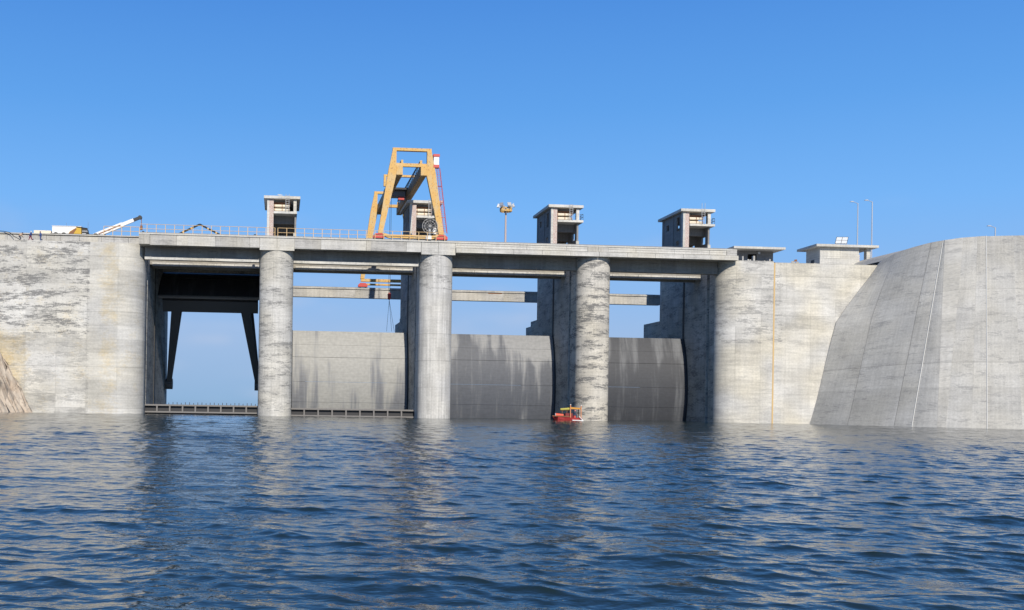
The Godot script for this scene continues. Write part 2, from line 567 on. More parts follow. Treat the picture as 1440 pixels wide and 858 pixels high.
# ---------------------------------------------------------------- abutments and piers
func pier_body(t: Node3D, xl: float, xr: float, m: Material, y1: float) -> void:
	var cx := (xl + xr) / 2
	var r := (xr - xl) / 2
	# nose and flanks with a stoplog slot each side
	var nose := [Vector2(xl, -6.4)] + arc(cx, -r, r, 180, 0, 28) + [Vector2(xr, -6.4)]
	var a := MB.new()
	a.wall(nose, -8.0, y1, PI * r + 7.0, y1 + 8.0, 0.0)
	a.lid(nose, y1)
	part(t, "nose", a, m)
	var b := MB.new()
	b.wall([Vector2(xl, -33), Vector2(xl, -7.6), Vector2(xl + 0.55, -7.6), Vector2(xl + 0.55, -6.4), Vector2(xl, -6.4)], -8.0, y1)
	b.wall([Vector2(xr, -6.4), Vector2(xr - 0.55, -6.4), Vector2(xr - 0.55, -7.6), Vector2(xr, -7.6), Vector2(xr, -33), Vector2(xl, -33)], -8.0, y1)
	b.lid([Vector2(xl, -33), Vector2(xl, -7.6), Vector2(xl + 0.55, -7.6), Vector2(xl + 0.55, -6.4), Vector2(xr - 0.55, -6.4), Vector2(xr - 0.55, -7.6), Vector2(xr, -7.6), Vector2(xr, -33)], y1)
	part(t, "shaft", b, M.side)
	var c := MB.new()
	c.box(Vector3(xl, -8.0, -43), Vector3(xr, 19.6, -33.003))
	c.plate_xy([Vector2(xl + 0.9, 19.6), Vector2(xr - 0.9, 19.6), Vector2(xr - 0.9, 20.9), Vector2(xl + 0.9, 20.9)], -42.4, -33.003)
	part(t, "trunnion_block", c, M.side)
	var e := MB.new()
	e.box(Vector3(cx + 0.4, 20.903, -42.2), Vector3(xr - 0.3, 24.95, -38.2))
	part(t, "rail_column", e, M.side)
	boxpart(t, "pier_cap", Vector3(xl + 0.003, y1 + 0.003, -32.997), Vector3(xr - 0.003, 31.44, -14.6), M.side)
	boxpart(t, "pier_cap", Vector3(xl + 0.003, y1 + 0.003, -10.3), Vector3(xr - 0.003, 31.19, -4.3), M.plain)
	for x in [xl - 0.06, xr + 0.06]:
		boxpart(t, "gate_guide", Vector3(x - 0.055, -7, -19.6), Vector3(x + 0.055, 29.0, -18.9), M.guide)

func make_piers() -> void:
	var spec := [
		[-3.5, 2.45, 21, {"base": Color(0.76, 0.755, 0.735), "grime": 0.5, "threshold": 0.12, "warm": 0.25, "board": 0.06, "pour": 0.05, "panel": 7.5}, func(_x, y): return 1.0 if y > 1.0 else 0.7,
			"concrete round-nosed pier beside the open gate bay, grey grime bands low down"],
		[25.0, 31.0, 22, {"base": Color(0.76, 0.757, 0.745), "grime": 0.45, "threshold": 0.1, "warm": 0.15, "panel": 0.9, "streak": 0.1, "board": 0.03}, func(_x, y): return 1.0 if y < 6.5 else 0.12,
			"cleanest concrete round-nosed pier, directly beneath the yellow gantry crane"],
		[53.8, 59.95, 23, {"base": Color(0.75, 0.735, 0.7), "grime": 0.72, "threshold": 0.03, "warm": 0.22, "board": 0.06, "pour": 0.045, "panel": 7.5}, func(_x, _y): return 1.0,
			"most blackened concrete round-nosed pier, with the red work boat at its foot"]]
	for s in spec:
		var t := thing("spillway_pier", s[5], "pier", Vector3((s[0] + s[1]) / 2, -8.0, -20.0), "round nosed piers of the spillway")
		var r: float = (s[1] - s[0]) / 2
		var im := concrete(s[2] * 10, PI * r + 7.0, 37.5, 12, s[3], s[4])
		pier_body(t, s[0], s[1], textured(im, 0.93), 29.5)

func make_abutments() -> void:
	# left: upright wall with a rounded corner
	var t := thing("abutment_wall", "tall grey stained concrete abutment on the left, rounded corner beside the open bay", "abutment", Vector3(-45, -8, -20))
	var im := concrete(31, 62, 38, 10, {"base": Color(0.76, 0.755, 0.735), "grime": 0.66, "threshold": 0.0, "grime_tone": 0.37, "warm": 0.2, "board": 0.06, "streak": 0.015, "pour": 0.06, "panel": 5.2},
		func(x, y): return (1.0 if x < 47.2 else 0.12) * (1.0 if y < 16.0 else 0.42),
		func(x, y): return 0.9 * smoothstep(38.5, 33.5, x) * smoothstep(13.0, 19.0, y) + 0.35 * smoothstep(2.5, 0.5, absf(x - 50.5)) - 0.15)
	var p := [Vector2(-80, -0.9)] + arc(-27.7, -4.9, 4.0, 90, 0, 14)
	var a := MB.new()
	a.wall(p, -8, 29.75, 62, 38)
	part(t, "wall", a, textured(im, 0.93))
	var b := MB.new()
	b.wall([Vector2(-23.7, -4.9), Vector2(-23.7, -6.4), Vector2(-24.25, -6.4), Vector2(-24.25, -7.6), Vector2(-23.7, -7.6), Vector2(-23.7, -43)], -8, 29.75)
	part(t, "flank", b, M.side)
	var q := p + [Vector2(-23.7, -6.4), Vector2(-23.7, -43), Vector2(-80, -43)]
	var c := MB.new()
	c.lid(q, 29.75)
	part(t, "ledge", c, M.plain)
	boxpart(t, "gate_guide", Vector3(-23.695, -7, -19.6), Vector3(-23.585, 29.0, -18.9), M.guide)
	boxpart(t, "road_fill", Vector3(-80, 29.753, -42), Vector3(-24.4, 31.2, -4.3), M.plain)
	var x := -80.0
	var cut := [-71.0, -62.5, -54.5, -47.6, -44.2, -40.9, -38.4, -35.2, -31.4, -29.2, -26.7, -24.4]
	for e in cut:
		boxpart(t, "parapet_panel", Vector3(x + 0.025, 29.753, -4.3 + 0.003), Vector3(e - 0.025, 31.05, -3.75), M.plain)
		x = e
	boxpart(t, "coping", Vector3(-80, 31.203, -4.5), Vector3(-24.4, 31.42, -3.6), M.plain)
	# right: rounded corner, flat wall running behind the bastion
	t = thing("abutment_wall", "pale concrete abutment right of the last bay, with an ochre vertical joint", "abutment", Vector3(98, -8, -20))
	im = concrete(41, 36, 37.6, 10, {"base": Color(0.775, 0.768, 0.745), "grime": 0.42, "threshold": 0.08, "grime_tone": 0.4, "warm": 0.35, "board": 0.06, "pour": 0.05, "streak": 0.03, "panel": 4.7},
		func(x_, y): return (1.0 if x_ < 13.5 else 0.4) * (1.0 if y < 15.0 else 0.35))
	p = arc(84.2, -4.0, 4.0, 180, 90, 14) + [Vector2(89.6, 0)]
	a = MB.new()
	a.wall(p, -8, 29.5, 36, 37.6)
	part(t, "wall", a, textured(im, 0.93))
	a = MB.new()
	a.wall([Vector2(89.85, 0.0), Vector2(113, 0)], -8, 29.3, 36, 37.6, 12.0)
	part(t, "wall", a, a_mat(im))
	boxpart(t, "joint_strip", Vector3(89.6, -4, -0.3), Vector3(89.86, 29.2, 0.05), M.ochre)
	b = MB.new()
	b.wall([Vector2(89.6, -33), Vector2(80.2, -33), Vector2(80.2, -7.6), Vector2(80.75, -7.6), Vector2(80.75, -6.4), Vector2(80.2, -6.4), Vector2(80.2, -4.0)], -8, 29.5)
	part(t, "flank", b, M.side)
	c = MB.new()
	c.lid([Vector2(80.2, -33)] + p + [Vector2(89.6, -33)], 29.5)
	part(t, "top", c, M.plain)
	c = MB.new()
	c.lid([Vector2(89.602, -60), Vector2(89.602, 0), Vector2(113, 0), Vector2(170, 0), Vector2(170, -60)], 29.3)
	part(t, "top", c, M.plain)
	boxpart(t, "gate_guide", Vector3(80.085, -7, -19.6), Vector3(80.195, 29.0, -18.9), M.guide)
	boxpart(t, "trunnion_block", Vector3(80.2, -8, -43), Vector3(89.6, 20.9, -33.003), M.side)
	boxpart(t, "deck_end_block", Vector3(80.2, 29.503, -33), Vector3(85.2, 31.44, -14.6), M.side)
	# broken edge pieces along the top
	var rng := RandomNumberGenerator.new()
	rng.seed = 9
	for i in 11:
		var xx := 83.6 + i * 0.52 + rng.randf_range(0.0, 0.2)
		boxpart(t, "kerb_stub", Vector3(xx, 29.503, -0.9), Vector3(xx + rng.randf_range(0.2, 0.36), 29.56 + pow(rng.randf(), 2.0) * (0.9 if i < 5 else 0.35), -0.3), M.plain)

func a_mat(im: Image) -> StandardMaterial3D:
	return textured(im, 0.93)

# conical bastion at the far right, cast in tall panels
func make_bastion() -> void:
	var t := thing("bastion_wall", "big pale conical concrete bastion wall of tall leaning panels, far right", "wall", Vector3(118, -4, 5))
	var im := concrete(51, 44, 44, 12, {"base": Color(0.685, 0.68, 0.66), "grime": 0.4, "threshold": 0.2, "warm": 0.12, "panel": 60.0, "lift": 4.6, "board": 0.035, "streak": 0.04, "grime_tone": 0.45}, func(_x, y): return 1.0 if y > 3.0 else 0.5)
	var m := textured(im, 0.92)
	# panel edges in degrees round the cone; each panel stands a little proud of, or behind, its neighbour
	var cut := [[180.0, 180.0], [158.3, 164.8], [135.5, 128.8], [127.8, 120.3], [117.2, 119.3], [113.5, 109.0], [96.2, 98.8], [80.5, 86.2], [66.0, 72.0], [52.0, 58.0], [38.0, 42.0], [24.0, 26.0], [10.0, 10.0]]
	var proud := [[0.0, 0.0], [-0.02, 0.04], [0.0, 0.14], [0.02, 0.34], [0.35, 0.08], [0.04, 0.12], [-0.08, 0.0], [-0.04, 0.05], [0.0, 0.0], [0.05, 0.0], [0.0, 0.05], [0.0, 0.0]]
	for i in cut.size() - 1:
		var a := MB.new()
		var k := 8
		var rows := 12
		var P := []
		for e in k + 1:
			var w := lerpf(0.002, 0.998, float(e) / k)
			var col := []
			for r in rows + 1:
				col.append(cone(lerpf(cut[i][0], cut[i + 1][0], w), lerpf(cut[i][1], cut[i + 1][1], w), float(r) / rows, lerpf(proud[i][0], proud[i][1], w)))
			P.append(col)
		var N := []
		for e in k + 1:
			var col := []
			for r in rows + 1:
				var dx: Vector3 = P[mini(e + 1, k)][r] - P[maxi(e - 1, 0)][r]
				var dy: Vector3 = P[e][mini(r + 1, rows)] - P[e][maxi(r - 1, 0)]
				col.append(dx.cross(dy).normalized())
			N.append(col)
		for e in k:
			var u0 := (80.0 - lerpf(cut[i][0], cut[i + 1][0], float(e) / k) * 0.36 + i * 9.0) / 44.0
			var u1 := (80.0 - lerpf(cut[i][0], cut[i + 1][0], float(e + 1) / k) * 0.36 + i * 9.0) / 44.0
			for r in rows:
				var v0 := 1.0 - 0.92 * r / rows
				var v1 := 1.0 - 0.92 * (r + 1) / rows
				a.quad_n(P[e][r], P[e + 1][r], P[e + 1][r + 1], P[e][r + 1], N[e][r], N[e + 1][r], N[e + 1][r + 1], N[e][r + 1], Vector2(u0, v0), Vector2(u1, v0), Vector2(u1, v1), Vector2(u0, v1))
			var back := Vector3(0.3, 0, -1.2)
			a.quad(P[e][rows], P[e + 1][rows], P[e + 1][rows] + back, P[e][rows] + back)
		# flanks of the panel so that its edge has depth
		for r in rows:
			var back := Vector3(0.2, 0, -0.8)
			a.quad(P[0][r] + back, P[0][r], P[0][r + 1], P[0][r + 1] + back)
			a.quad(P[k][r], P[k][r] + back, P[k][r + 1] + back, P[k][r + 1])
		part(t, "wall_panel", a, m)
	# pale bars whose colour stands for sunlit panel edges at two joints
	for i in [3, 6]:
		var a := MB.new()
		a.bar(cone(cut[i][0], cut[i][1], 0.0, 0.06), cone(cut[i][0], cut[i][1], 1.0, 0.06), 0.12, 0.3, Vector3(0, 0, 1))
		part(t, "sunlit_edge_bar", a, M.sunlit_edge)
	var f := MB.new()
	for j in 60:
		var g0 := lerpf(180, 10, j / 60.0)
		var g1 := lerpf(180, 10, (j + 1) / 60.0)
		f.quad(cone(g0, g0, 0.0, -0.8), cone(g1, g1, 0.0, -0.8), cone(g1, g1, 1.0, -0.8), cone(g0, g0, 1.0, -0.8))
		var c0 := cone(g0, g0, 1.0, -0.4)
		var c1 := cone(g1, g1, 1.0, -0.4)
		f.quad(c0, c1, Vector3(c1.x, c1.y, minf(c1.z, -30.0)), Vector3(c0.x, c0.y, minf(c0.z, -30.0)))
	part(t, "core", f, M.plain)

const CREST := [[10.0, 33.94], [60.0, 33.12], [80.0, 33.02], [100.0, 32.92], [110.0, 32.7], [117.0, 32.4], [130.0, 32.14], [140.0, 31.84], [150.0, 31.54], [160.0, 31.18], [170.0, 30.64], [180.0, 30.12]]

# plan of the bastion: a slightly bowed flank that turns towards the river at 117 degrees into the broad front
func plan(g: float, top: bool) -> Vector2:
	var s := Vector2.ZERO
	for k in 7: s += plan_edge(clampf(g + (k - 3) * 3.5 * clampf((180.0 - g) / 20.0, 0.0, 1.0), 10.0, 180.0), top) / 7.0
	return s

func plan_edge(g: float, top: bool) -> Vector2:
	if g >= 117.0:
		var t := (180.0 - g) / 63.0
		var b := sin(PI * t) * (0.9 if top else 1.3)
		return Vector2((109.7 + 5.2 * t if top else 97.0 + 10.1 * t) - 0.86 * b, (0.5 + 10.9 * t if top else 22.3 * t) + 0.5 * b)
	var u := (117.0 - g) / 107.0
	return Vector2((114.9 if top else 107.1) + 36.0 * u, (11.4 if top else 22.3) + 4.0 * sin(PI * u * 0.9))

# a point of the bastion: gb, gt angle at toe and crest, f from toe (0) to crest (1), p metres proud
func cone(gb: float, gt: float, f: float, p: float) -> Vector3:
	var a := plan(gb, false)
	var b := plan(gt, true)
	var k := 0
	while k < CREST.size() - 2 and CREST[k + 1][0] < gt: k += 1
	var y := lerpf(CREST[k][1], CREST[k + 1][1], clampf((gt - CREST[k][0]) / (CREST[k + 1][0] - CREST[k][0]), 0.0, 1.0))
	var o := Vector3(-0.1, 0.1, 1.0).lerp(Vector3(-0.86, 0.1, 0.5), smoothstep(108.0, 130.0, gb)).normalized()
	# the toe goes 4 m below the water along the same batter
	var top := Vector3(b.x, y, b.y)
	var low := Vector3(a.x, 0.0, a.y)
	# the batter leans over towards the crest, most at the flank
	var bulge := 3.7 * pow(clampf((gb - 117.0) / 63.0, 0.0, 1.0), 3.0) * (smoothstep(0.0, 0.8, f) if f < 0.66 else smoothstep(1.06, 0.6, f) * smoothstep(1.0, 0.9, f))
	return (low - (top - low) * (4.0 / y)).lerp(top, f) + o * p - Vector3(bulge, 0, 0)
# ---------------------------------------------------------------- bridge spans, rail beams, stoplogs, gates
const BAYS := [[-23.7, -3.5], [2.45, 25.0], [31.0, 53.8], [59.95, 80.2]]
const MIDS := [-24.4, -0.5, 28.0, 56.9, 82.6]

func make_spans() -> void:
	var who := ["stained concrete bridge span over the open bay, under the long yellow railing", "concrete bridge span left of the middle pier, carrying the yellow gantry crane", "concrete bridge span with a grooved fascia, carrying the tall floodlight mast", "rightmost concrete bridge span, ending at the abutment with broken kerb stubs"]
	for b in 4:
		var xa: float = BAYS[b][0]
		var xb: float = BAYS[b][1]
		var ma: float = MIDS[b] + 0.01
		var mb: float = MIDS[b + 1] - 0.01
		var t := thing("bridge_span", who[b], "bridge", Vector3((ma + mb) / 2, 29.5, -6), "bridge spans between the piers")
		var grooved := b >= 2
		boxpart(t, "front_slab", Vector3(ma, 29.503, -4.2), Vector3(mb, 31.2, -0.35), M.plain)
		boxpart(t, "rear_slab", Vector3(ma, 29.503, -14.5), Vector3(mb, 31.2, -10.4), M.plain)
		boxpart(t, "coping", Vector3(ma, 31.203, -4.2), Vector3(mb, 31.44, 0.14), M.pale)
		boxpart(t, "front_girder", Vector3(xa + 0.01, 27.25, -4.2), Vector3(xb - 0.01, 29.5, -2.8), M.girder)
		boxpart(t, "girder_flange", Vector3(xa + 0.012, 27.23, -4.15), Vector3(xb - 0.012, 27.7, -2.72), M.girder if grooved else M.pale)  # paler in the first two spans: sunlight on the flange put into its colour
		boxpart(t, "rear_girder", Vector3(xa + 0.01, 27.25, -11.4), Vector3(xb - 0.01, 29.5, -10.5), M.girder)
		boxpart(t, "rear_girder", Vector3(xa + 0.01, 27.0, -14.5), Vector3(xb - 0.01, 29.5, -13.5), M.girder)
		for k in 5:
			var x := lerpf(xa, xb, (k + 0.5) / 5.0)
			boxpart(t, "cross_beam", Vector3(x - 0.25, 27.8, -13.5), Vector3(x + 0.25, 29.5, -11.4), M.girder)
		# row of edge blocks along the foot of the rear girder
		var x := xa + 0.4
		while x < xb - 1.2:
			boxpart(t, "edge_block", Vector3(x + 0.03, 27.1, -11.3), Vector3(x + 2.47, 27.7, -10.4), M.pale)
			x += 2.5
		# fascia
		var flat_l := b == 1 or b == 2
		var flat_r := b == 0 or b == 1
		var cuts := [ma + (3.05 if flat_l else 1.9), lerpf(ma, mb, 0.27), lerpf(ma, mb, 0.55), lerpf(ma, mb, 0.8), mb - (3.05 if flat_r else 1.9)]
		for k in 4:
			var c0: float = cuts[k] + 0.02
			var c1: float = cuts[k + 1] - 0.02
			if grooved:
				boxpart(t, "fascia_panel", Vector3(c0, 30.38, -0.347), Vector3(c1, 30.78, 0.0), M.pale)
				boxpart(t, "fascia_panel", Vector3(c0, 30.81, -0.347), Vector3(c1, 31.2, 0.03), M.pale)
			else:
				boxpart(t, "fascia_panel", Vector3(c0, 29.42, -0.347), Vector3(c1, 31.2, 0.0), M.pale if k % 2 else M.plain)
		for e in [[ma, ma + (3.03 if flat_l else 1.88), flat_l], [mb - (3.03 if flat_r else 1.88), mb, flat_r]]:
			if e[2]:
				boxpart(t, "bearing_block", Vector3(e[0] + 0.02, 29.503, -0.347), Vector3(e[1], 31.2, 0.008), M.pale)
				boxpart(t, "bearing_lip", Vector3(e[0] + 0.02, 29.02, 0.01), Vector3(e[1], 29.6, 0.09), M.pale)
			else:
				boxpart(t, "bearing_block", Vector3(e[0] + 0.02, 29.503 if not grooved else 30.33, -0.347), Vector3(e[1], 31.2, 0.08), M.plain)
		if grooved:
			var n := 5
			for k in n:
				var c0 := lerpf(ma + (3.05 if flat_l else 0.0), mb, float(k) / n) + 0.02
				var c1 := lerpf(ma + (3.05 if flat_l else 0.0), mb, float(k + 1) / n) - 0.02
				boxpart(t, "ledge_block", Vector3(c0, 29.4, -0.347), Vector3(c1, 30.2, 0.8), M.pale)
		boxpart(t, "crane_rail", Vector3(ma, 31.443, -2.35), Vector3(mb, 31.85, -1.65), M.steel)
		if b == 0:
			boxpart(t, "downstand_beam", Vector3(xa + 0.02, 28.6, -33.0), Vector3(xb - 0.02, 29.997, -32.4), M.side)  # added to close the sky gap above the raised gate
			boxpart(t, "added_shade_slab", Vector3(xa - 0.5, 30.0, -33), Vector3(xb + 0.5, 31.2, -14.55), M.plain)  # unseen slab, added to keep the raised gate below in shade

func make_rail_beams() -> void:
	var who := ["downstream concrete rail beam seen through the open bay behind the raised gate", "downstream concrete rail beam behind the crane hook and red rear bogie", "downstream concrete rail beam behind the third bay, with a brown stain", "shortest visible downstream concrete rail beam, behind the rightmost bay"]
	for b in 4:
		var xa: float = MIDS[b] + (0.0 if b else 0.8) + 0.02
		var xb: float = MIDS[b + 1] - 0.02
		var t := thing("rail_beam", who[b], "beam", Vector3((xa + xb) / 2, 24.953, -40), "downstream rail beams")
		boxpart(t, "web", Vector3(xa, 24.96, -41.0), Vector3(xb, 26.75, -39.4), M.plain)
		boxpart(t, "top_flange", Vector3(xa, 26.753, -41.2), Vector3(xb, 27.1, -39.2), M.plain)
		boxpart(t, "rail", Vector3(xa, 27.103, -40.1), Vector3(xb, 27.25, -39.9), M.steel)
		if b == 2:
			boxpart(t, "stain_patch", Vector3(44.6, 26.5, -39.41), Vector3(47.6, 26.72, -39.392), M.rust)

func make_stoplogs() -> void:
	for b in 2:
		var xa: float = BAYS[b][0] - 0.3
		var xb: float = BAYS[b][1] + 0.3
		var y0 := [0.35, 0.05][b] as float
		var y1 := [1.75, 1.45][b] as float
		var t := thing("stoplog", ["riveted grey steel stoplog across the open bay, row of pins on top", "grey steel stoplog below the light grey gate, without pins"][b], "stoplog", Vector3((xa + xb) / 2, -2.0, -7), "steel stoplogs at the waterline")
		boxpart(t, "web_plate", Vector3(xa, -3.0, -7.3), Vector3(xb, y1 - 0.1, -7.1), M.dark)
		boxpart(t, "top_flange", Vector3(xa, y1 - 0.28, -7.1), Vector3(xb, y1, -6.5), M.steelgrey)
		boxpart(t, "bottom_flange", Vector3(xa, y0 - 0.1, -7.1), Vector3(xb, y0 + 0.16, -6.5), M.steelgrey)
		var n := 9
		for k in n + 1:
			var x := lerpf(xa + 0.15, xb - 0.15, float(k) / n)
			boxpart(t, "stiffener", Vector3(x - 0.13, y0 + 0.162, -7.1), Vector3(x + 0.13, y1 - 0.282, -6.52), M.steelgrey)
		if b == 0:
			for k in 22:
				var x := lerpf(-19.5, -4.0, k / 21.0)
				boxpart(t, "pin", Vector3(x - 0.05, y1, -6.9), Vector3(x + 0.05, y1 + (0.42 if k % 3 else 0.3), -6.8), M.dark)

func gp(r: float, a: float, x: float) -> Vector3:
	return Vector3(x, 6.0 + sin(a) * r, -40.0 + cos(a) * r)

func make_gate(xa: float, xb: float, lift: float, label: String, skin: Material) -> void:
	xa += 0.13
	xb -= 0.13
	var t := thing("radial_gate", label, "gate", Vector3((xa + xb) / 2, 6.0, -40.0), "radial spillway gates")
	var R := 23.5
	var joints := [-4.0, 2.6, 6.5, 11.2, 13.6, 16.35]
	for k in 5:
		var m := MB.new()
		var a0 := asin((joints[k] - 6.0) / R) + 0.0009
		var a1 := asin((joints[k + 1] - 6.0) / R) - 0.0009
		var rr: float = R + [0.0, 0.05, 0.0, 0.04, 0.0][k]
		var s := 5
		for j in s:
			var p0 := lerpf(a0, a1, float(j) / s) + lift
			var p1 := lerpf(a0, a1, float(j + 1) / s) + lift
			var n0 := Vector3(0, sin(p0), cos(p0))
			var n1 := Vector3(0, sin(p1), cos(p1))
			var v0 := 1.0 - (lerpf(joints[k], joints[k + 1], float(j) / s) + 4.0) / 20.35
			var v1 := 1.0 - (lerpf(joints[k], joints[k + 1], float(j + 1) / s) + 4.0) / 20.35
			m.quad_n(gp(rr, p0, xa), gp(rr, p0, xb), gp(rr, p1, xb), gp(rr, p1, xa), n0, n0, n1, n1, Vector2(0, v0), Vector2(1, v0), Vector2(1, v1), Vector2(0, v1))
			m.quad_n(gp(rr - 0.35, p1, xa), gp(rr - 0.35, p1, xb), gp(rr - 0.35, p0, xb), gp(rr - 0.35, p0, xa), -n1, -n1, -n0, -n0, Vector2(0, v1), Vector2(1, v1), Vector2(1, v0), Vector2(0, v0))
			m.quad(gp(rr - 0.35, p0, xa), gp(rr, p0, xa), gp(rr, p1, xa), gp(rr - 0.35, p1, xa))
			m.quad(gp(rr, p0, xb), gp(rr - 0.35, p0, xb), gp(rr - 0.35, p1, xb), gp(rr, p1, xb))
		m.quad(gp(rr - 0.35, a0 + lift, xa), gp(rr - 0.35, a0 + lift, xb), gp(rr, a0 + lift, xb), gp(rr, a0 + lift, xa))
		m.quad(gp(rr, a1 + lift, xa), gp(rr, a1 + lift, xb), gp(rr - 0.35, a1 + lift, xb), gp(rr - 0.35, a1 + lift, xa))
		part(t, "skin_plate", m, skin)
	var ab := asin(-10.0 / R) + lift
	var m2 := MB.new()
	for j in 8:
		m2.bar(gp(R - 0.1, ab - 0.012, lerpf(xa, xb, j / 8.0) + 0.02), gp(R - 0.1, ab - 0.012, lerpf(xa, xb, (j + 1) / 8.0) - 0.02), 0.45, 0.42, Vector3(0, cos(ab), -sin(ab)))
	part(t, "painted_sun_strip", m2, M.sun_strip_grey)  # pale strip along the lower edge, painted in place of sunlight there
	for x in [xa, xb]:
		var m := MB.new()
		for j in 10:
			var p0: float = lerpf(asin(-10.0 / R), asin(10.35 / R), j / 10.0) + lift
			var p1: float = lerpf(asin(-10.0 / R), asin(10.35 / R), (j + 1) / 10.0) + lift
			m.bar(gp(R + 0.09, p0, x), gp(R + 0.09, p1, x), 0.24, 0.06, Vector3(0, sin(p0), cos(p0)))
		part(t, "side_seal", m, M.dark)
	for a in [-0.39, 0.12]:
		var g := MB.new()
		g.bar(gp(20.6, a + lift, xa + 0.6), gp(20.6, a + lift, xb - 0.6), 2.7, 1.5, Vector3(0, cos(a + lift), -sin(a + lift)))
		part(t, "main_girder", g, M.gate_dark)
		for s in [-1, 1]:
			var xs: float = (xa + 3.2) if s < 0 else (xb - 3.2)
			var xt: float = (xa + 0.75) if s < 0 else (xb - 0.75)
			var m := MB.new()
			m.bar(gp(20.2, a + lift, xs), gp(1.0, a + lift, xt), 1.8, 1.3, Vector3(0, cos(a + lift), -sin(a + lift)), 1.0, 1.1)
			var arm := part(t, "arm", m, M.gate_dark)
			var q := MB.new()
			q.bar(gp(14.5, a + lift, lerpf(xs, xt, 0.3)), gp(14.5, a + lift + (0.32 if a < 0 else -0.32), lerpf(xs, xt, 0.3)), 0.5, 0.5)
			part(arm, "brace", q, M.gate_dark)
	for s in [-1, 1]:
		var x: float = (xa + 0.7) if s < 0 else (xb - 0.7)
		var m := MB.new()
		m.tube(Vector3(x - 0.68, 6, -40), Vector3(x + 0.68, 6, -40), 1.15, -1, 14)
		part(t, "trunnion", m, M.gate_dark)
		var l := MB.new()
		var al := asin(10.35 / R) + lift
		l.bar(gp(R - 1.2, al - 0.06, x + s * -2.0), gp(R - 0.37, al - 0.06, x + s * -2.0), 0.5, 0.25)
		part(t, "lifting_lug", l, M.steel)

func make_gates() -> void:
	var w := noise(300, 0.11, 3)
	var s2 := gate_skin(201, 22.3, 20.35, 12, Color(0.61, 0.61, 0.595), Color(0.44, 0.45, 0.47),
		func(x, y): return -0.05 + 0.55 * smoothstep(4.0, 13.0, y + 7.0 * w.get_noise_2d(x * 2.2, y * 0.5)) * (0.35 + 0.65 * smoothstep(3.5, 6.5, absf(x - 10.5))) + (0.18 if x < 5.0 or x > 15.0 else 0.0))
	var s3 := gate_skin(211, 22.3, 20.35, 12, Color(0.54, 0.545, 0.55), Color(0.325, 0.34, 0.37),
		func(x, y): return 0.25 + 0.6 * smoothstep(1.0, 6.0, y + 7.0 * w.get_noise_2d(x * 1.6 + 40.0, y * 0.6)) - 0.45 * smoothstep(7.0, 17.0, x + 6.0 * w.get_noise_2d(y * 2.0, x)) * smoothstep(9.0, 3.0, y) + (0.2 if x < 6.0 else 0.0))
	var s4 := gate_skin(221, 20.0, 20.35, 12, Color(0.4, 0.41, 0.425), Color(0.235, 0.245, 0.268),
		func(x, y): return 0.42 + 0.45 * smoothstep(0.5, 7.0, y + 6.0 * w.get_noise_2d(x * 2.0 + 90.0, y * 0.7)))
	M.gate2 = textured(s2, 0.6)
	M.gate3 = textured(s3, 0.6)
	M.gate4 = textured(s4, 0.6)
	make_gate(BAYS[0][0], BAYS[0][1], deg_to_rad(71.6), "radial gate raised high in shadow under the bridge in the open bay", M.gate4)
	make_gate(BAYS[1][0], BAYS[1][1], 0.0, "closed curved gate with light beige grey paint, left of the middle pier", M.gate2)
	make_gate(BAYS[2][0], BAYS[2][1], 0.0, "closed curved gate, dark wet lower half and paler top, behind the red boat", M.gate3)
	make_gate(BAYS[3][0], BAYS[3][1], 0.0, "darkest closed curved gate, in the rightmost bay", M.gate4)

# ---------------------------------------------------------------- hoist towers and roofed huts
# upright wall slab in the plane x = const or z = const with rectangular holes [u0, v0, u1, v1]
func holed(m: MB, along_z: bool, at0: float, at1: float, u0: float, u1: float, y0: float, y1: float, holes: Array) -> void:
	var us := [u0, u1]
	var ys := [y0, y1]
	for h in holes:
		us.append_array([h[0], h[2]])
		ys.append_array([h[1], h[3]])
	us.sort()
	ys.sort()
	for i in us.size() - 1:
		for j in ys.size() - 1:
			if us[i + 1] - us[i] < 0.001 or ys[j + 1] - ys[j] < 0.001: continue
			var cu: float = (us[i] + us[i + 1]) / 2
			var cy: float = (ys[j] + ys[j + 1]) / 2
			var open := false
			for h in holes:
				if cu > h[0] and cu < h[2] and cy > h[1] and cy < h[3]: open = true
			if open: continue
			if along_z: m.box(Vector3(at0, ys[j], us[i]), Vector3(at1, ys[j + 1], us[i + 1]))
			else: m.box(Vector3(us[i], ys[j], at0), Vector3(us[i + 1], ys[j + 1], at1))

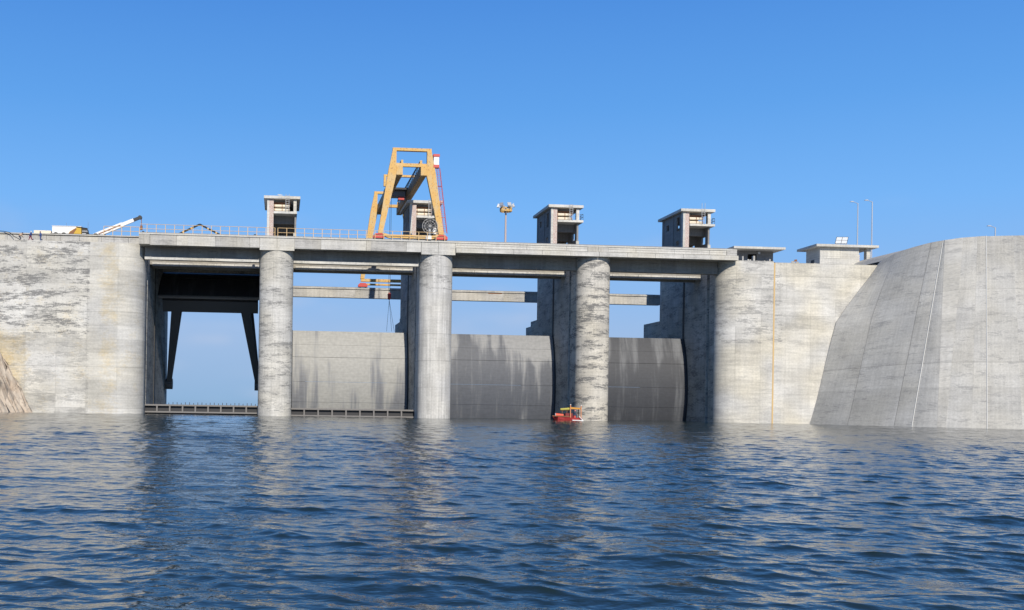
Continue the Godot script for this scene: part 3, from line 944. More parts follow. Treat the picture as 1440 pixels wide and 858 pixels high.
func make_tower(x: float, label: String, kind: int) -> void:
	var t := thing("hoist_tower", label, "tower", Vector3(x + 2.85, 31.44, -27), "gate hoist towers on the piers")
	var w := 5.7
	var zf := -21.0
	var zr := -33.0
	var y0 := 31.443
	var a := MB.new()
	holed(a, true, x, x + 0.35, zr, zf - 0.9, y0, 42.0, [[-24.6, 38.5, -23.0, 41.3], [-24.9, 35.6, -23.4, 36.5], [-30.6, 34.6, -28.9, 36.0], [-30.4, 39.4, -29.0, 40.6]])
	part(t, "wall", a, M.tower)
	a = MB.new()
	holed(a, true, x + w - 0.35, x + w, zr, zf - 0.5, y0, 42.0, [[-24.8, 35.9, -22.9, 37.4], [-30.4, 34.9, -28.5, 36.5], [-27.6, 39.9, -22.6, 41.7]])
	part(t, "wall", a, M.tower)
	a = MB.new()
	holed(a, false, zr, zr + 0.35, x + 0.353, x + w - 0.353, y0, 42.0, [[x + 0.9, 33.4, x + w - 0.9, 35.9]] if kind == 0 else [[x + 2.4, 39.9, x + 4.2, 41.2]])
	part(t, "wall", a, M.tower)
	for i in 2:
		boxpart(t, "wall_rib", Vector3(x - 0.09, y0, -26.6 - i * 5.6), Vector3(x - 0.003, 41.99, -26.2 - i * 5.6), M.tower)
	boxpart(t, "corner_column", Vector3(x, y0, zf - 0.897), Vector3(x + 0.42, 42.0, zf), M.pale)
	boxpart(t, "brick_jamb", Vector3(x + 0.423, y0, zf - 0.8), Vector3(x + 1.25, 42.0, zf - 0.03), M.brick)
	boxpart(t, "corner_column", Vector3(x + w - 0.6, 39.6, zf - 0.497), Vector3(x + w - 0.003, 42.0, zf), M.pale)
	boxpart(t, "corner_column", Vector3(x + w - 0.55, y0, zf - 0.497), Vector3(x + w + 0.02, 35.5, zf - 0.03), M.pale)
	var right_slab := x + w + (0.75 if kind > 1 else 0.1)
	boxpart(t, "floor_slab", Vector3(x + 1.253, 39.15, zr + 0.4), Vector3(right_slab, 39.58, zf + 0.35), M.pale)
	boxpart(t, "floor_beam", Vector3(x + 1.253, 37.6, zf - 3.2), Vector3(x + w - 0.353, 39.147, zf - 2.6), M.tower)
	boxpart(t, "floor_beam", Vector3(x + 0.353, 36.4, zf - 7.0), Vector3(x + w - 0.353, 39.147, zf - 6.5), M.tower)
	var roof := boxpart(t, "roof", Vector3(x - 0.65, 42.003, zr - 0.9), Vector3(x + w + 0.7, 42.52, zf + 0.55), M.pale)
	for i in 2:
		var d := MB.new()
		var yy := 39.98 + i * 0.78
		d.tube(Vector3(x + 1.3, yy, zf - 0.75), Vector3(x + 4.35, yy, zf - 0.75), 0.3, -1, 12)
		var dr := part(t, "hoist_drum", d, M.cream)
		for e in [1.45, 2.9, 4.25]:
			var f := MB.new()
			f.tube(Vector3(x + e - 0.06, yy, zf - 0.75), Vector3(x + e + 0.06, yy, zf - 0.75), 0.36, -1, 12)
			part(dr, "flange", f, M.rust)
	boxpart(t, "drum_frame", Vector3(x + 1.26, 41.2, zf - 1.3), Vector3(x + 4.6, 41.5, zf - 0.9), M.rust)
	var rail := MB.new()
	if kind > 1:
		for p in [[w + 0.68, 0.3], [w + 0.68, -1.2], [w + 0.2, 0.3]]:
			rail.tube(Vector3(x + p[0], 39.58, zf + p[1]), Vector3(x + p[0], 40.75, zf + p[1]), 0.035, -1, 6)
		for y in [40.2, 40.75]:
			rail.tube(Vector3(x + w + 0.1, y, zf + 0.3), Vector3(x + w + 0.68, y, zf + 0.3), 0.035, -1, 6)
			rail.tube(Vector3(x + w + 0.68, y, zf + 0.3), Vector3(x + w + 0.68, y, zf - 2.0), 0.035, -1, 6)
		part(t, "balcony_rail", rail, M.dark)
	var l := MB.new()
	var hi: float = [42.9, 42.8, 42.6, 43.7][kind]
	for s in [0.0, 0.62]:
		l.tube(Vector3(x + 3.6 + s, 39.6, zf + 0.62), Vector3(x + 3.6 + s, hi, zf + 0.62), 0.05, -1, 6)
	for k in 8:
		l.tube(Vector3(x + 3.6, 39.9 + k * 0.38, zf + 0.62), Vector3(x + 4.22, 39.9 + k * 0.38, zf + 0.62), 0.03, -1, 5)
	l.bar(Vector3(x + 3.6, 39.6, zf + 0.62), Vector3(x + 3.6, 39.6, zf + 0.3), 0.05, 0.05)
	l.bar(Vector3(x + 4.22, 39.6, zf + 0.62), Vector3(x + 4.22, 39.6, zf + 0.3), 0.05, 0.05)
	part(t, "roof_ladder", l, M.galv)
	if kind == 0:
		var an := MB.new()
		an.tube(Vector3(x + 2.4, 42.52, zf), Vector3(x + 2.4, 42.9, zf), 0.05)
		an.bar(Vector3(x + 2.0, 42.85, zf), Vector3(x + 2.9, 42.75, zf), 0.1, 0.1)
		part(roof, "antenna", an, M.cream)

func make_huts() -> void:
	# low hut by the broken kerb
	var t := thing("roofed_hut", "low concrete hut with a flat dark-eaved roof, next to the rightmost bridge span", "hut", Vector3(91.5, 29.5, -13.5), "flat roofed huts on the right abutment")
	boxpart(t, "roof", Vector3(86.2, 33.2, -18), Vector3(96.4, 33.62, -9.7), M.pale)
	var a := MB.new()
	holed(a, false, -12.9, -12.6, 87.2, 95.3, 29.503, 33.247, [[90.2, 31.0, 92.0, 32.6]])
	part(t, "wall", a, M.tower)
	boxpart(t, "wall", Vector3(87.2, 29.503, -17.2), Vector3(87.5, 33.247, -12.903), M.tower)
	boxpart(t, "wall", Vector3(95.0, 29.503, -17.2), Vector3(95.3, 33.247, -12.903), M.tower)
	boxpart(t, "wall", Vector3(87.503, 29.503, -17.2), Vector3(94.997, 33.247, -16.9), M.tower)
	boxpart(t, "plinth", Vector3(86.8, 29.503, -10.9), Vector3(95.2, 30.7, -10.5), M.plain)
	var l := MB.new()
	l.box(Vector3(92.1, 32.6, -12.597), Vector3(92.6, 33.05, -12.3))
	part(t, "wall_lamp", l, M.galv)
	# second hut with the pillar and the solar panel
	t = thing("roofed_hut", "concrete hut with a thin flat roof on a pillar, solar panel on top", "hut", Vector3(108.8, 29.3, -13.5), "flat roofed huts on the right abutment")
	boxpart(t, "roof", Vector3(102.7, 34.1, -18), Vector3(115.2, 34.55, -10), M.pale)
	boxpart(t, "wall", Vector3(103.9, 29.303, -16.5), Vector3(111.75, 34.097, -11.0), M.pale)
	boxpart(t, "pillar", Vector3(113.3, 29.303, -12.0), Vector3(114.1, 34.097, -11.0), M.pale)
	boxpart(t, "pillar", Vector3(113.3, 29.303, -16.8), Vector3(114.1, 34.097, -15.8), M.pale)
	boxpart(t, "brick_jamb", Vector3(111.753, 29.303, -12.2), Vector3(111.95, 32.8, -11.1), M.brick)
	boxpart(t, "door", Vector3(103.85, 29.303, -14.5), Vector3(103.897, 31.9, -13.2), M.dark)
	# solar panel
	t = thing("solar_panel", "tilted solar panel of four cells on the flat hut roof", "solar panel", Vector3(108.5, 34.55, -12))
	var o := Vector3(107.0, 34.85, -11.2)
	var u := Vector3(2.35, 0.05, 0.0)
	var v := Vector3(0.85, 1.45, -1.0)
	var f := MB.new()
	for e in [[Vector3.ZERO, u], [v * 0.5, u + v * 0.5], [v, u + v], [Vector3.ZERO, v], [u * 0.5, u * 0.5 + v], [u, u + v]]:
		f.bar(o + e[0], o + e[1], 0.07, 0.07, u.cross(v))
	part(t, "frame", f, M.dark)
	for i in 2:
		for j in 2:
			var p := o + u * (i * 0.5 + 0.02) + v * (j * 0.5 + 0.02)
			var c := MB.new()
			var nn := u.cross(v).normalized() * 0.02
			c.hexa([p - nn, p + u * 0.46 - nn, p + u * 0.46 + v * 0.46 - nn, p + v * 0.46 - nn, p + nn, p + u * 0.46 + nn, p + u * 0.46 + v * 0.46 + nn, p + v * 0.46 + nn])
			part(t, "cell", c, M.solar)  # sky reflection is painted in as a pale cell colour
	var lg := MB.new()
	for e in [0.1, 0.9]:
		lg.bar(o + u * e, Vector3(o.x + u.x * e, 34.55, o.z), 0.06, 0.06)
		lg.bar(o + u * e + v, Vector3(o.x + u.x * e + v.x, 34.55, o.z + v.z), 0.06, 0.06)
	part(t, "support", lg, M.galv)
# ---------------------------------------------------------------- gantry crane
func portal(t: Node3D, z: float, foot: float, top: float, dx: float) -> void:
	# legs are plates, widest at the knee where the girders sit
	var k := top - 4.45
	var h := (top - foot) / 15.2
	var sp := 0.22 * (h - 1.0) * 6.0
	var m := MB.new()
	m.plate_xy([Vector2(17.32 - sp + dx, foot), Vector2(18.16 - sp + dx, foot), Vector2(20.44, k), Vector2(20.44, top), Vector2(19.75, top), Vector2(19.02, k + 0.7)], z - 0.5, z + 0.5)
	part(t, "leg", m, M.yellow)
	m = MB.new()
	m.plate_xy([Vector2(28.31 + sp + dx, foot), Vector2(29.21 + sp + dx, foot), Vector2(27.58, k + 0.4), Vector2(26.75, top), Vector2(25.95, top), Vector2(25.97, k)], z - 0.5, z + 0.5)
	part(t, "leg", m, M.yellow)
	boxpart(t, "top_beam", Vector3(19.75, top + 0.003, z - 0.4), Vector3(26.75, top + 0.5, z + 0.4), M.yellow)
	boxpart(t, "cross_beam", Vector3(20.443, top - 2.8, z - 0.3), Vector3(25.947, top - 2.2, z + 0.3), M.yellow)
	for x in [21.5, 24.9]:
		boxpart(t, "post", Vector3(x - 0.2, top - 2.197, z - 0.2), Vector3(x + 0.2, top - 1.6, z + 0.2), M.yellow)

func make_crane() -> void:
	var t := thing("gantry_crane", "tall yellow gantry crane straddling the bridge above the middle pier", "crane", Vector3(23, 31.85, -20))
	portal(t, -2.0, 32.85, 47.65, 0.0)
	portal(t, -40.0, 29.1, 47.3, 0.0)
	# mid frame standing on the girders
	var m := MB.new()
	m.box(Vector3(19.9, 44.9, -20.3), Vector3(20.4, 46.8, -19.7))
	m.box(Vector3(26.0, 44.9, -20.3), Vector3(26.5, 46.8, -19.7))
	m.box(Vector3(19.9, 46.803, -20.3), Vector3(26.5, 47.2, -19.7))
	part(t, "mid_frame", m, M.yellow)
	for s in [[20.45, 21.6], [24.85, 25.94]]:
		var g := boxpart(t, "girder", Vector3(s[0], 43.35, -42.5), Vector3(s[1], 44.9, -2.6), M.crane_brown)
		boxpart(t, "girder_end", Vector3(s[0], 43.3, -2.597), Vector3(s[1], 44.95, -1.4), M.yellow)
		var r := MB.new()
		var inner: float = s[1] - 0.1 if s[0] < 22 else s[0] + 0.1
		var k := 0
		while k < 20:
			var z := -3.0 - k * 2.0
			r.box(Vector3(inner - 0.06, 44.9, z - 0.14), Vector3(inner + 0.06, 46.2, z + 0.14))
			k += 1
		for y in [45.0, 46.2]:
			r.box(Vector3(inner - 0.07, y - 0.12, -41.0), Vector3(inner + 0.07, y + 0.12, -3.0))
		part(g, "walkway_rail", r, M.dark)
		var rail := MB.new()
		rail.box(Vector3((s[0] + s[1]) / 2 - 0.1, 44.903, -42), Vector3((s[0] + s[1]) / 2 + 0.1, 45.1, -2.8))
		part(g, "trolley_rail", rail, M.steel)
	# sill beams, bogies
	m = MB.new()
	m.plate_xy([Vector2(17.4, 32.3), Vector2(18.6, 32.3), Vector2(19.3, 32.05), Vector2(27.2, 32.05), Vector2(27.9, 32.3), Vector2(29.1, 32.3), Vector2(29.1, 32.847), Vector2(27.8, 32.847), Vector2(27.2, 32.65), Vector2(19.3, 32.65), Vector2(18.7, 32.847), Vector2(17.4, 32.847)], -2.35, -1.65)
	part(t, "sill_beam", m, M.yellow)
	boxpart(t, "sill_beam", Vector3(17.2, 28.5, -40.4), Vector3(29.3, 29.097, -39.6), M.yellow)
	boxpart(t, "sill_beam", Vector3(17.2, 27.75, -40.35), Vector3(29.3, 28.1, -39.65), M.yellow)
	for e in [[17.5, 31.85, -2.0, 32.3], [28.85, 31.85, -2.0, 32.3], [17.6, 27.25, -40.0, 27.75], [28.8, 27.25, -40.0, 27.75]]:
		m = MB.new()
		var y: float = e[1]
		m.plate_xy([Vector2(e[0] - 1.0, y + 0.12), Vector2(e[0] + 1.0, y + 0.12), Vector2(e[0] + 0.98, y + 0.55), Vector2(e[0] + 0.55, y + 0.92), Vector2(e[0] - 0.55, y + 0.92), Vector2(e[0] - 0.98, y + 0.55)], e[2] - 0.6, e[2] + 0.6)
		var b := part(t, "bogie", m, M.red)
		for s in [-0.55, 0.55]:
			var w := MB.new()
			w.tube(Vector3(e[0] + s, y + 0.27, e[2] - 0.15), Vector3(e[0] + s, y + 0.27, e[2] + 0.3), 0.27, -1, 12)
			part(b, "wheel", w, M.dark)
	# cable reel with spokes
	m = MB.new()
	var c := Vector3(26.6, 34.25, -1.2)
	for i in 28:
		var a0 := TAU * i / 28
		var a1 := TAU * (i + 1) / 28
		for r in [1.35, 0.95]:
			m.bar(c + Vector3(cos(a0), sin(a0), 0) * r, c + Vector3(cos(a1), sin(a1), 0) * r, 0.1, 0.1, Vector3(0, 0, 1))
	for i in 12:
		var a0 := TAU * i / 12
		m.bar(c, c + Vector3(cos(a0), sin(a0), 0) * 1.35, 0.06, 0.06, Vector3(0, 0, 1))
	m.tube(c + Vector3(0, 0, -0.25), c + Vector3(0, 0, 0.2), 0.25, -1, 12)
	var reel := part(t, "cable_reel", m, M.steel)
	boxpart(reel, "reel_stand", Vector3(26.45, 32.653, -1.6), Vector3(26.75, 34.2, -1.4), M.galv)
	boxpart(t, "control_box", Vector3(25.9, 31.9, -1.6), Vector3(26.9, 32.55, -1.1), M.white)
	boxpart(t, "control_box", Vector3(27.2, 32.9, -1.9), Vector3(27.7, 34.0, -1.3), M.white)
	# operator cabin and caged ladder outside the right leg
	m = MB.new()
	m.box(Vector3(27.15, 45.3, -2.5), Vector3(28.1, 46.75, -1.5))
	var cab := part(t, "cabin", m, M.white)
	boxpart(cab, "cabin_roof", Vector3(27.05, 46.753, -2.6), Vector3(28.2, 47.2, -1.4), M.red)
	boxpart(cab, "cabin_floor", Vector3(27.1, 44.8, -2.55), Vector3(28.15, 45.297, -1.45), M.red)
	boxpart(cab, "window", Vector3(27.143, 45.75, -2.3), Vector3(27.148, 46.5, -1.7), M.glass)
	m = MB.new()
	var la := Vector3(27.95, 44.8, -2.0)
	var lb := Vector3(29.45, 33.2, -2.0)
	for o in [Vector3(-0.25, 0, 0.3), Vector3(0.25, 0, 0.3), Vector3(0.45, 0, -0.3)]:
		m.tube(la + o, lb + o, 0.045, -1, 6)
	for i in 30:
		var p := la.lerp(lb, i / 30.0)
		m.bar(p + Vector3(-0.25, 0, 0.3), p + Vector3(0.25, 0, 0.3), 0.05, 0.05)
		if i % 3 == 0: m.bar(p + Vector3(0.25, 0, 0.3), p + Vector3(0.45, 0, -0.3), 0.05, 0.05)
	part(t, "ladder", m, M.pink_red)
	for p in [0.28, 0.52, 0.76]:
		var q := la.lerp(lb, p)
		boxpart(t, "ladder_bracket", q + Vector3(-0.9, -0.05, -0.1), q + Vector3(0.3, 0.05, 0.1), M.pink_red)
	# trolley, ropes, hook block, slings
	var tr := boxpart(t, "trolley", Vector3(20.6, 45.1, -27.5), Vector3(25.8, 45.5, -23.5), M.dark)
	boxpart(tr, "hoist_drum", Vector3(21.7, 43.9, -26.6), Vector3(24.7, 45.097, -24.4), M.steel)
	boxpart(tr, "motor", Vector3(23.3, 43.3, -25.6), Vector3(24.5, 43.897, -24.6), M.red)
	m = MB.new()
	for s in [-0.13, 0.13]:
		m.tube(Vector3(21.85 + s, 43.9, -25.0), Vector3(21.85 + s, 24.6, -25.0), 0.035, -1, 6)
	part(t, "rope", m, M.black)
	m = MB.new()
	m.plate_xy([Vector2(21.55, 23.6), Vector2(21.75, 23.3), Vector2(21.95, 23.3), Vector2(22.15, 23.6), Vector2(22.2, 24.4), Vector2(22.0, 24.65), Vector2(21.7, 24.65), Vector2(21.5, 24.4)], -25.25, -24.75)
	part(t, "hook_block", m, M.red)
	m = MB.new()
	for e in [20.9, 21.9, 22.4]:
		m.tube(Vector3(21.85, 23.3, -25.0), Vector3(e, 16.6, -19.6), 0.03, -1, 5)
	part(t, "sling", m, M.black)

# ---------------------------------------------------------------- masts and lamps
func make_masts() -> void:
	var t := thing("floodlight_mast", "slim grey floodlight mast with a yellow ring of lamps, on the third span", "mast", Vector3(42.55, 31.203, -12.2))
	var m := MB.new()
	m.tube(Vector3(42.55, 31.203, -12.2), Vector3(42.55, 40.0, -12.2), 0.22, 0.15, 10)
	part(t, "pole", m, M.pole)
	m = MB.new()
	for i in 16:
		var a0 := TAU * i / 16
		var a1 := TAU * (i + 1) / 16
		for y in [39.35, 39.9]:
			m.bar(Vector3(42.55 + cos(a0) * 1.05, y, -12.2 + sin(a0) * 1.05), Vector3(42.55 + cos(a1) * 1.05, y, -12.2 + sin(a1) * 1.05), 0.16, 0.24)
		if i % 2 == 0:
			m.bar(Vector3(42.55 + cos(a0) * 1.05, 39.35, -12.2 + sin(a0) * 1.05), Vector3(42.55 + cos(a0) * 1.05, 39.9, -12.2 + sin(a0) * 1.05), 0.25, 0.12)
			m.bar(Vector3(42.55, 39.4, -12.2), Vector3(42.55 + cos(a0) * 1.05, 39.35, -12.2 + sin(a0) * 1.05), 0.1, 0.1)
	part(t, "lamp_ring", m, M.yellow)
	for i in 6:
		var a := TAU * i / 6 + 0.3
		var p := Vector3(42.55 + cos(a) * 1.25, 40.35, -12.2 + sin(a) * 1.25)
		var f := MB.new()
		var d := Vector3(cos(a), 0.35, sin(a)).normalized()
		f.bar(p, p + d * 0.35, 0.5, 0.5, Vector3.UP, 0.75, 0.7)
		f.bar(Vector3(42.55 + cos(a) * 1.05, 39.9, -12.2 + sin(a) * 1.05), p, 0.08, 0.08)
		part(t, "floodlight", f, M.galv if i % 3 else M.white)
	var spec := [[119.1, -25.0, 29.303, 45.6, "left one of the two tall thin street lamps behind the pillared hut"], [122.2, -25.0, 29.303, 46.0, "right one of the two tall thin street lamps behind the pillared hut"], [138.8, -10.0, 33.9, 38.7, "short looking street lamp standing behind the crest of the conical bastion"]]
	for s in spec:
		var l := thing("street_lamp", s[4], "street lamp", Vector3(s[0], s[2], s[1]), "street lamps on the right bank")
		m = MB.new()
		m.tube(Vector3(s[0], s[2], s[1]), Vector3(s[0], s[3], s[1]), 0.15, 0.1, 8)
		part(l, "pole", m, M.galv)
		m = MB.new()
		m.tube(Vector3(s[0], s[3] - 0.08, s[1]), Vector3(s[0] - 1.0, s[3] + 0.3, s[1]), 0.06, 0.05, 6)
		part(l, "arm", m, M.galv)
		m = MB.new()
		m.plate_xy([Vector2(s[0] - 1.75, s[3] + 0.22), Vector2(s[0] - 0.95, s[3] + 0.2), Vector2(s[0] - 0.95, s[3] + 0.36), Vector2(s[0] - 1.5, s[3] + 0.4)], s[1] - 0.17, s[1] + 0.17)
		part(l, "lamp_head", m, M.galv)

# ---------------------------------------------------------------- things on the deck
func make_railing() -> void:
	for s in [[-31.0, -0.9, "yellow safety railing along the deck, from the truck crane boom to the first tower", -3.2], [-0.4, 29.2, "yellow safety railing along the deck, from the first tower to the gantry crane", -0.55]]:
		var z := -0.55
		var y := 31.443
		var t := thing("safety_railing", s[2], "railing", Vector3((s[0] + s[1]) / 2, y, z), "yellow railings on the deck edge")
		var pm := MB.new()
		pm.box(Vector3(-0.05, 0, -0.05), Vector3(0.05, 1.62, 0.05))
		var post := pm.mesh()
		var n := int((s[1] - s[0]) / 1.55)
		for k in n + 1:
			var x := lerpf(s[0], s[1], float(k) / n)
			if x < -24.5:
				continue
			piece(t, "post", post, M.yellow_rail, Vector3(x, y, z))
		var x0 := maxf(s[0], -24.3)
		for h in [0.8, 1.6]:
			var r := MB.new()
			r.tube(Vector3(x0, y + h, z), Vector3(s[1], y + h, z), 0.045, -1, 6)
			part(t, "handrail", r, M.yellow_rail)
		if s[0] < -24:
			for k in 5:
				piece(t, "post", post, M.yellow_rail, Vector3(-31.0 + k * 1.55, 31.423, -3.9))
			for h in [0.8, 1.6]:
				var r := MB.new()
				r.tube(Vector3(-31.0, 31.423 + h, -3.9), Vector3(-24.8, 31.423 + h, -3.9), 0.055, -1, 6)
				part(t, "handrail", r, M.yellow_rail)

func make_deck_things() -> void:
	# black folding lifting frame
	var t := thing("lifting_frame", "black A-shaped lifting frame with yellow bands, behind the railing", "lifting frame", Vector3(-14.9, 31.2, -13.0))
	for s in [-1, 1]:
		var m := MB.new()
		var top := Vector3(-14.95, 35.3, -13.0)
		var foot := Vector3(-14.9 + s * 8.4, 31.203, -13.0)
		m.bar(foot, top, 0.32, 0.3)
		var leg := part(t, "leg", m, M.black)
		for f in [0.62, 0.8]:
			var q := MB.new()
			q.bar(foot.lerp(top, f), foot.lerp(top, f + 0.035), 0.34, 0.32)
			part(leg, "band", q, M.yellow)
	# small dark winches by the railing
	for e in [[-23.9, "small black winch under the hook of the truck crane"], [-4.3, "small black winch left of the first tower"]]:
		var w := thing("winch", e[1], "winch", Vector3(e[0], 31.44, -3.4), "small winches on the deck")
		var m := MB.new()
		m.box(Vector3(e[0] - 0.5, 31.443, -3.75), Vector3(e[0] + 0.5, 31.75, -3.05))
		part(w, "base", m, M.black)
		m = MB.new()
		m.tube(Vector3(e[0] - 0.15, 31.98, -3.75), Vector3(e[0] - 0.15, 31.98, -3.05), 0.26, -1, 12)
		part(w, "drum", m, M.black)
		m = MB.new()
		m.bar(Vector3(e[0] - 0.6, 31.9, -3.3), Vector3(e[0] + 0.8, 31.88, -3.3), 0.12, 0.12)
		part(w, "handle", m, M.dark)
	# truck crane: only the boom rises over the parapet
	t = thing("truck_crane", "truck crane on the left deck with its white telescopic boom raised", "crane truck", Vector3(-34, 31.2, -8.5))
	boxpart(t, "chassis", Vector3(-41.0, 31.75, -9.7), Vector3(-31.2, 32.05, -7.3), M.dark)
	for i in 4:
		for z in [-9.6, -7.4]:
			var m := MB.new()
			m.tube(Vector3(-40.0 + [0.0, 1.4, 5.6, 7.0][i], 31.72, z - 0.18), Vector3(-40.0 + [0.0, 1.4, 5.6, 7.0][i], 31.72, z + 0.18), 0.51, -1, 14)
			part(t, "wheel", m, M.black)
	var base := Vector3(-33.4, 31.85, -8.2)
	var tip := Vector3(-25.3, 35.45, -8.2)
	var m := MB.new()
	m.bar(base, base.lerp(tip, 0.62), 0.65, 0.8)
	var boom := part(t, "boom", m, M.white)
	m = MB.new()
	m.bar(base.lerp(tip, 0.62), base.lerp(tip, 0.86), 0.5, 0.6)
	part(boom, "boom_section", m, M.white)
	m = MB.new()
	m.bar(base.lerp(tip, 0.1) + Vector3(0, 0, 0.34), base.lerp(tip, 0.58) + Vector3(0, 0, 0.34), 0.02, 0.2)
	part(boom, "stripe", m, M.rust)
	m = MB.new()
	m.bar(base.lerp(tip, 0.86), tip, 0.55, 0.5)
	m.tube(tip + Vector3(0, 0, -0.3), tip + Vector3(0, 0, 0.3), 0.36, -1, 10)
	part(boom, "boom_head", m, M.dark)
	m = MB.new()
	m.tube(tip + Vector3(0.25, 0, 0), Vector3(tip.x + 0.25, 33.5, tip.z), 0.06)
	m.box(Vector3(tip.x + 0.05, 33.2, tip.z - 0.2), Vector3(tip.x + 0.45, 34.0, tip.z + 0.2))
	part(boom, "hook", m, M.rust)
	# white box truck with its load tarpaulin
	t = thing("box_truck", "white box-bodied truck on the left deck, only its top above the parapet", "truck", Vector3(-40, 31.2, -13))
	boxpart(t, "cargo_box", Vector3(-41.6, 32.0, -14.2), Vector3(-36.4, 34.0, -11.8), M.white)
	boxpart(t, "roof_edge", Vector3(-41.65, 34.003, -14.25), Vector3(-36.35, 34.14, -11.75), M.galv)
	boxpart(t, "cab", Vector3(-44.9, 31.9, -14.1), Vector3(-41.8, 33.2, -11.9), M.cream)
	boxpart(t, "chassis", Vector3(-44.8, 31.62, -13.9), Vector3(-36.5, 31.997, -12.1), M.dark)
	for x in [-43.6, -39.6, -37.9]:
		for z in [-13.95, -12.05]:
			m = MB.new()
			m.tube(Vector3(x, 31.65, z - 0.15), Vector3(x, 31.65, z + 0.15), 0.45, -1, 14)
			part(t, "wheel", m, M.black)
	for x in [-39.9, -35.9]:
		var an := MB.new()
		an.tube(Vector3(x, 31.2, -16.0), Vector3(x, 35.4 + (0.3 if x > -37 else 0.0), -16.0), 0.05, 0.02, 5)
		single("whip_antenna", ["thin whip antenna above the middle of the box truck", "thin whip antenna beside the yellow tarpaulin shelter"][1 if x > -37 else 0], "antenna", an, M.steel, Vector3(x, 31.2, -16.0), "thin antennas on the left deck")
	# yellow tarpaulin shelter
	t = thing("tarpaulin_shelter", "yellow and orange tarpaulin shelter with the shade of its open end painted black, right of the white truck", "shelter", Vector3(-36.5, 31.2, -9.6))
	m = MB.new()
	m.plate_xy([Vector2(-39.2, 31.203), Vector2(-36.0, 31.203), Vector2(-36.1, 33.75), Vector2(-37.0, 33.6), Vector2(-38.1, 32.9)], -11.4, -10.2)
	part(t, "tarpaulin", m, M.tarp)
	m = MB.new()
	m.plate_xy([Vector2(-39.1, 31.203), Vector2(-38.3, 31.203), Vector2(-36.9, 33.4), Vector2(-37.1, 33.5), Vector2(-38.1, 32.8)], -10.197, -10.15)
	part(t, "orange_stripe", m, M.rust)
	m = MB.new()
	m.plate_xy([Vector2(-35.997, 31.203), Vector2(-34.6, 31.203), Vector2(-35.0, 33.4), Vector2(-36.0, 33.6)], -11.4, -10.2)
	part(t, "painted_shade_end", m, M.dark)  # solid block, the darkness inside the shelter put into its black colour
	m = MB.new()
	m.bar(Vector3(-37.0, 33.75, -10.3), Vector3(-35.0, 33.5, -10.3), 0.3, 0.16)
	part(t, "ridge_flap", m, M.black)
	for k in 2:
		boxpart(t, "slat", Vector3(-35.9, 32.5 + k * 0.45, -10.197), Vector3(-34.95, 32.62 + k * 0.45, -10.17), M.galv)
	# hose over the parapet
	var hs := MB.new()
	var pts := [Vector3(-49.5, 33.4, -3.2), Vector3(-48.0, 32.6, -3.1), Vector3(-46.9, 31.6, -3.0), Vector3(-46.2, 30.9, -2.6), Vector3(-45.2, 30.55, -2.3), Vector3(-44.4, 30.3, -2.2)]
	pts = [Vector3(-49.6, 29.8, -3.4), Vector3(-49.5, 31.6, -3.4), Vector3(-48.2, 31.55, -3.4), Vector3(-47.0, 31.3, -3.1), Vector3(-46.2, 30.6, -2.7), Vector3(-45.4, 30.2, -2.4), Vector3(-44.8, 29.82, -2.2)]
	for i in pts.size() - 1: hs.tube(pts[i], pts[i + 1], 0.06, -1, 6)
	single("hose", "dark hose draped over the parapet left of the three workers", "hose", hs, M.black, Vector3(-49.6, 29.753, -3.4))
	# rubble heaps on the right abutment
	for e in [[94.7, 29.3, -4.0, "small heap of dark rubble between the two flat roofed huts"], [99.6, 29.3, -6.0, "larger heap of brown rubble left of the pillared hut"]]:
		var r := thing("rubble_heap", e[3], "rubble", Vector3(e[0], e[1], e[2]), "rubble heaps on the right abutment")
		var rng := RandomNumberGenerator.new()
		rng.seed = int(e[0] * 10)
		for i in 14:
			var q := MB.new()
			var s := rng.randf_range(0.25, 0.6)
			var c := Vector3(e[0] + rng.randf_range(-1.3, 1.3), e[1] + s * 0.45 + maxf(0.0, 0.9 - absf(i - 7) * 0.18) * rng.randf(), e[2] + rng.randf_range(-0.8, 0.8))
			q.bar(c - Vector3(s * 0.5, rng.randf_range(-0.1, 0.1), s * 0.2), c + Vector3(s * 0.5, rng.randf_range(-0.1, 0.1), s * 0.2), s * 0.8, s * 0.9, Vector3(rng.randf_range(-0.3, 0.3), 1, 0.2))
			part(r, "lump", q, [M.rust, M.dark, M.plain][i % 3])

# ---------------------------------------------------------------- people: smooth capsule field meshed as surface nets
func smin(a: float, b: float, k: float) -> float:
	var h := clampf(0.5 + 0.5 * (b - a) / k, 0.0, 1.0)
	return lerpf(b, a, h) - k * h * (1.0 - h)

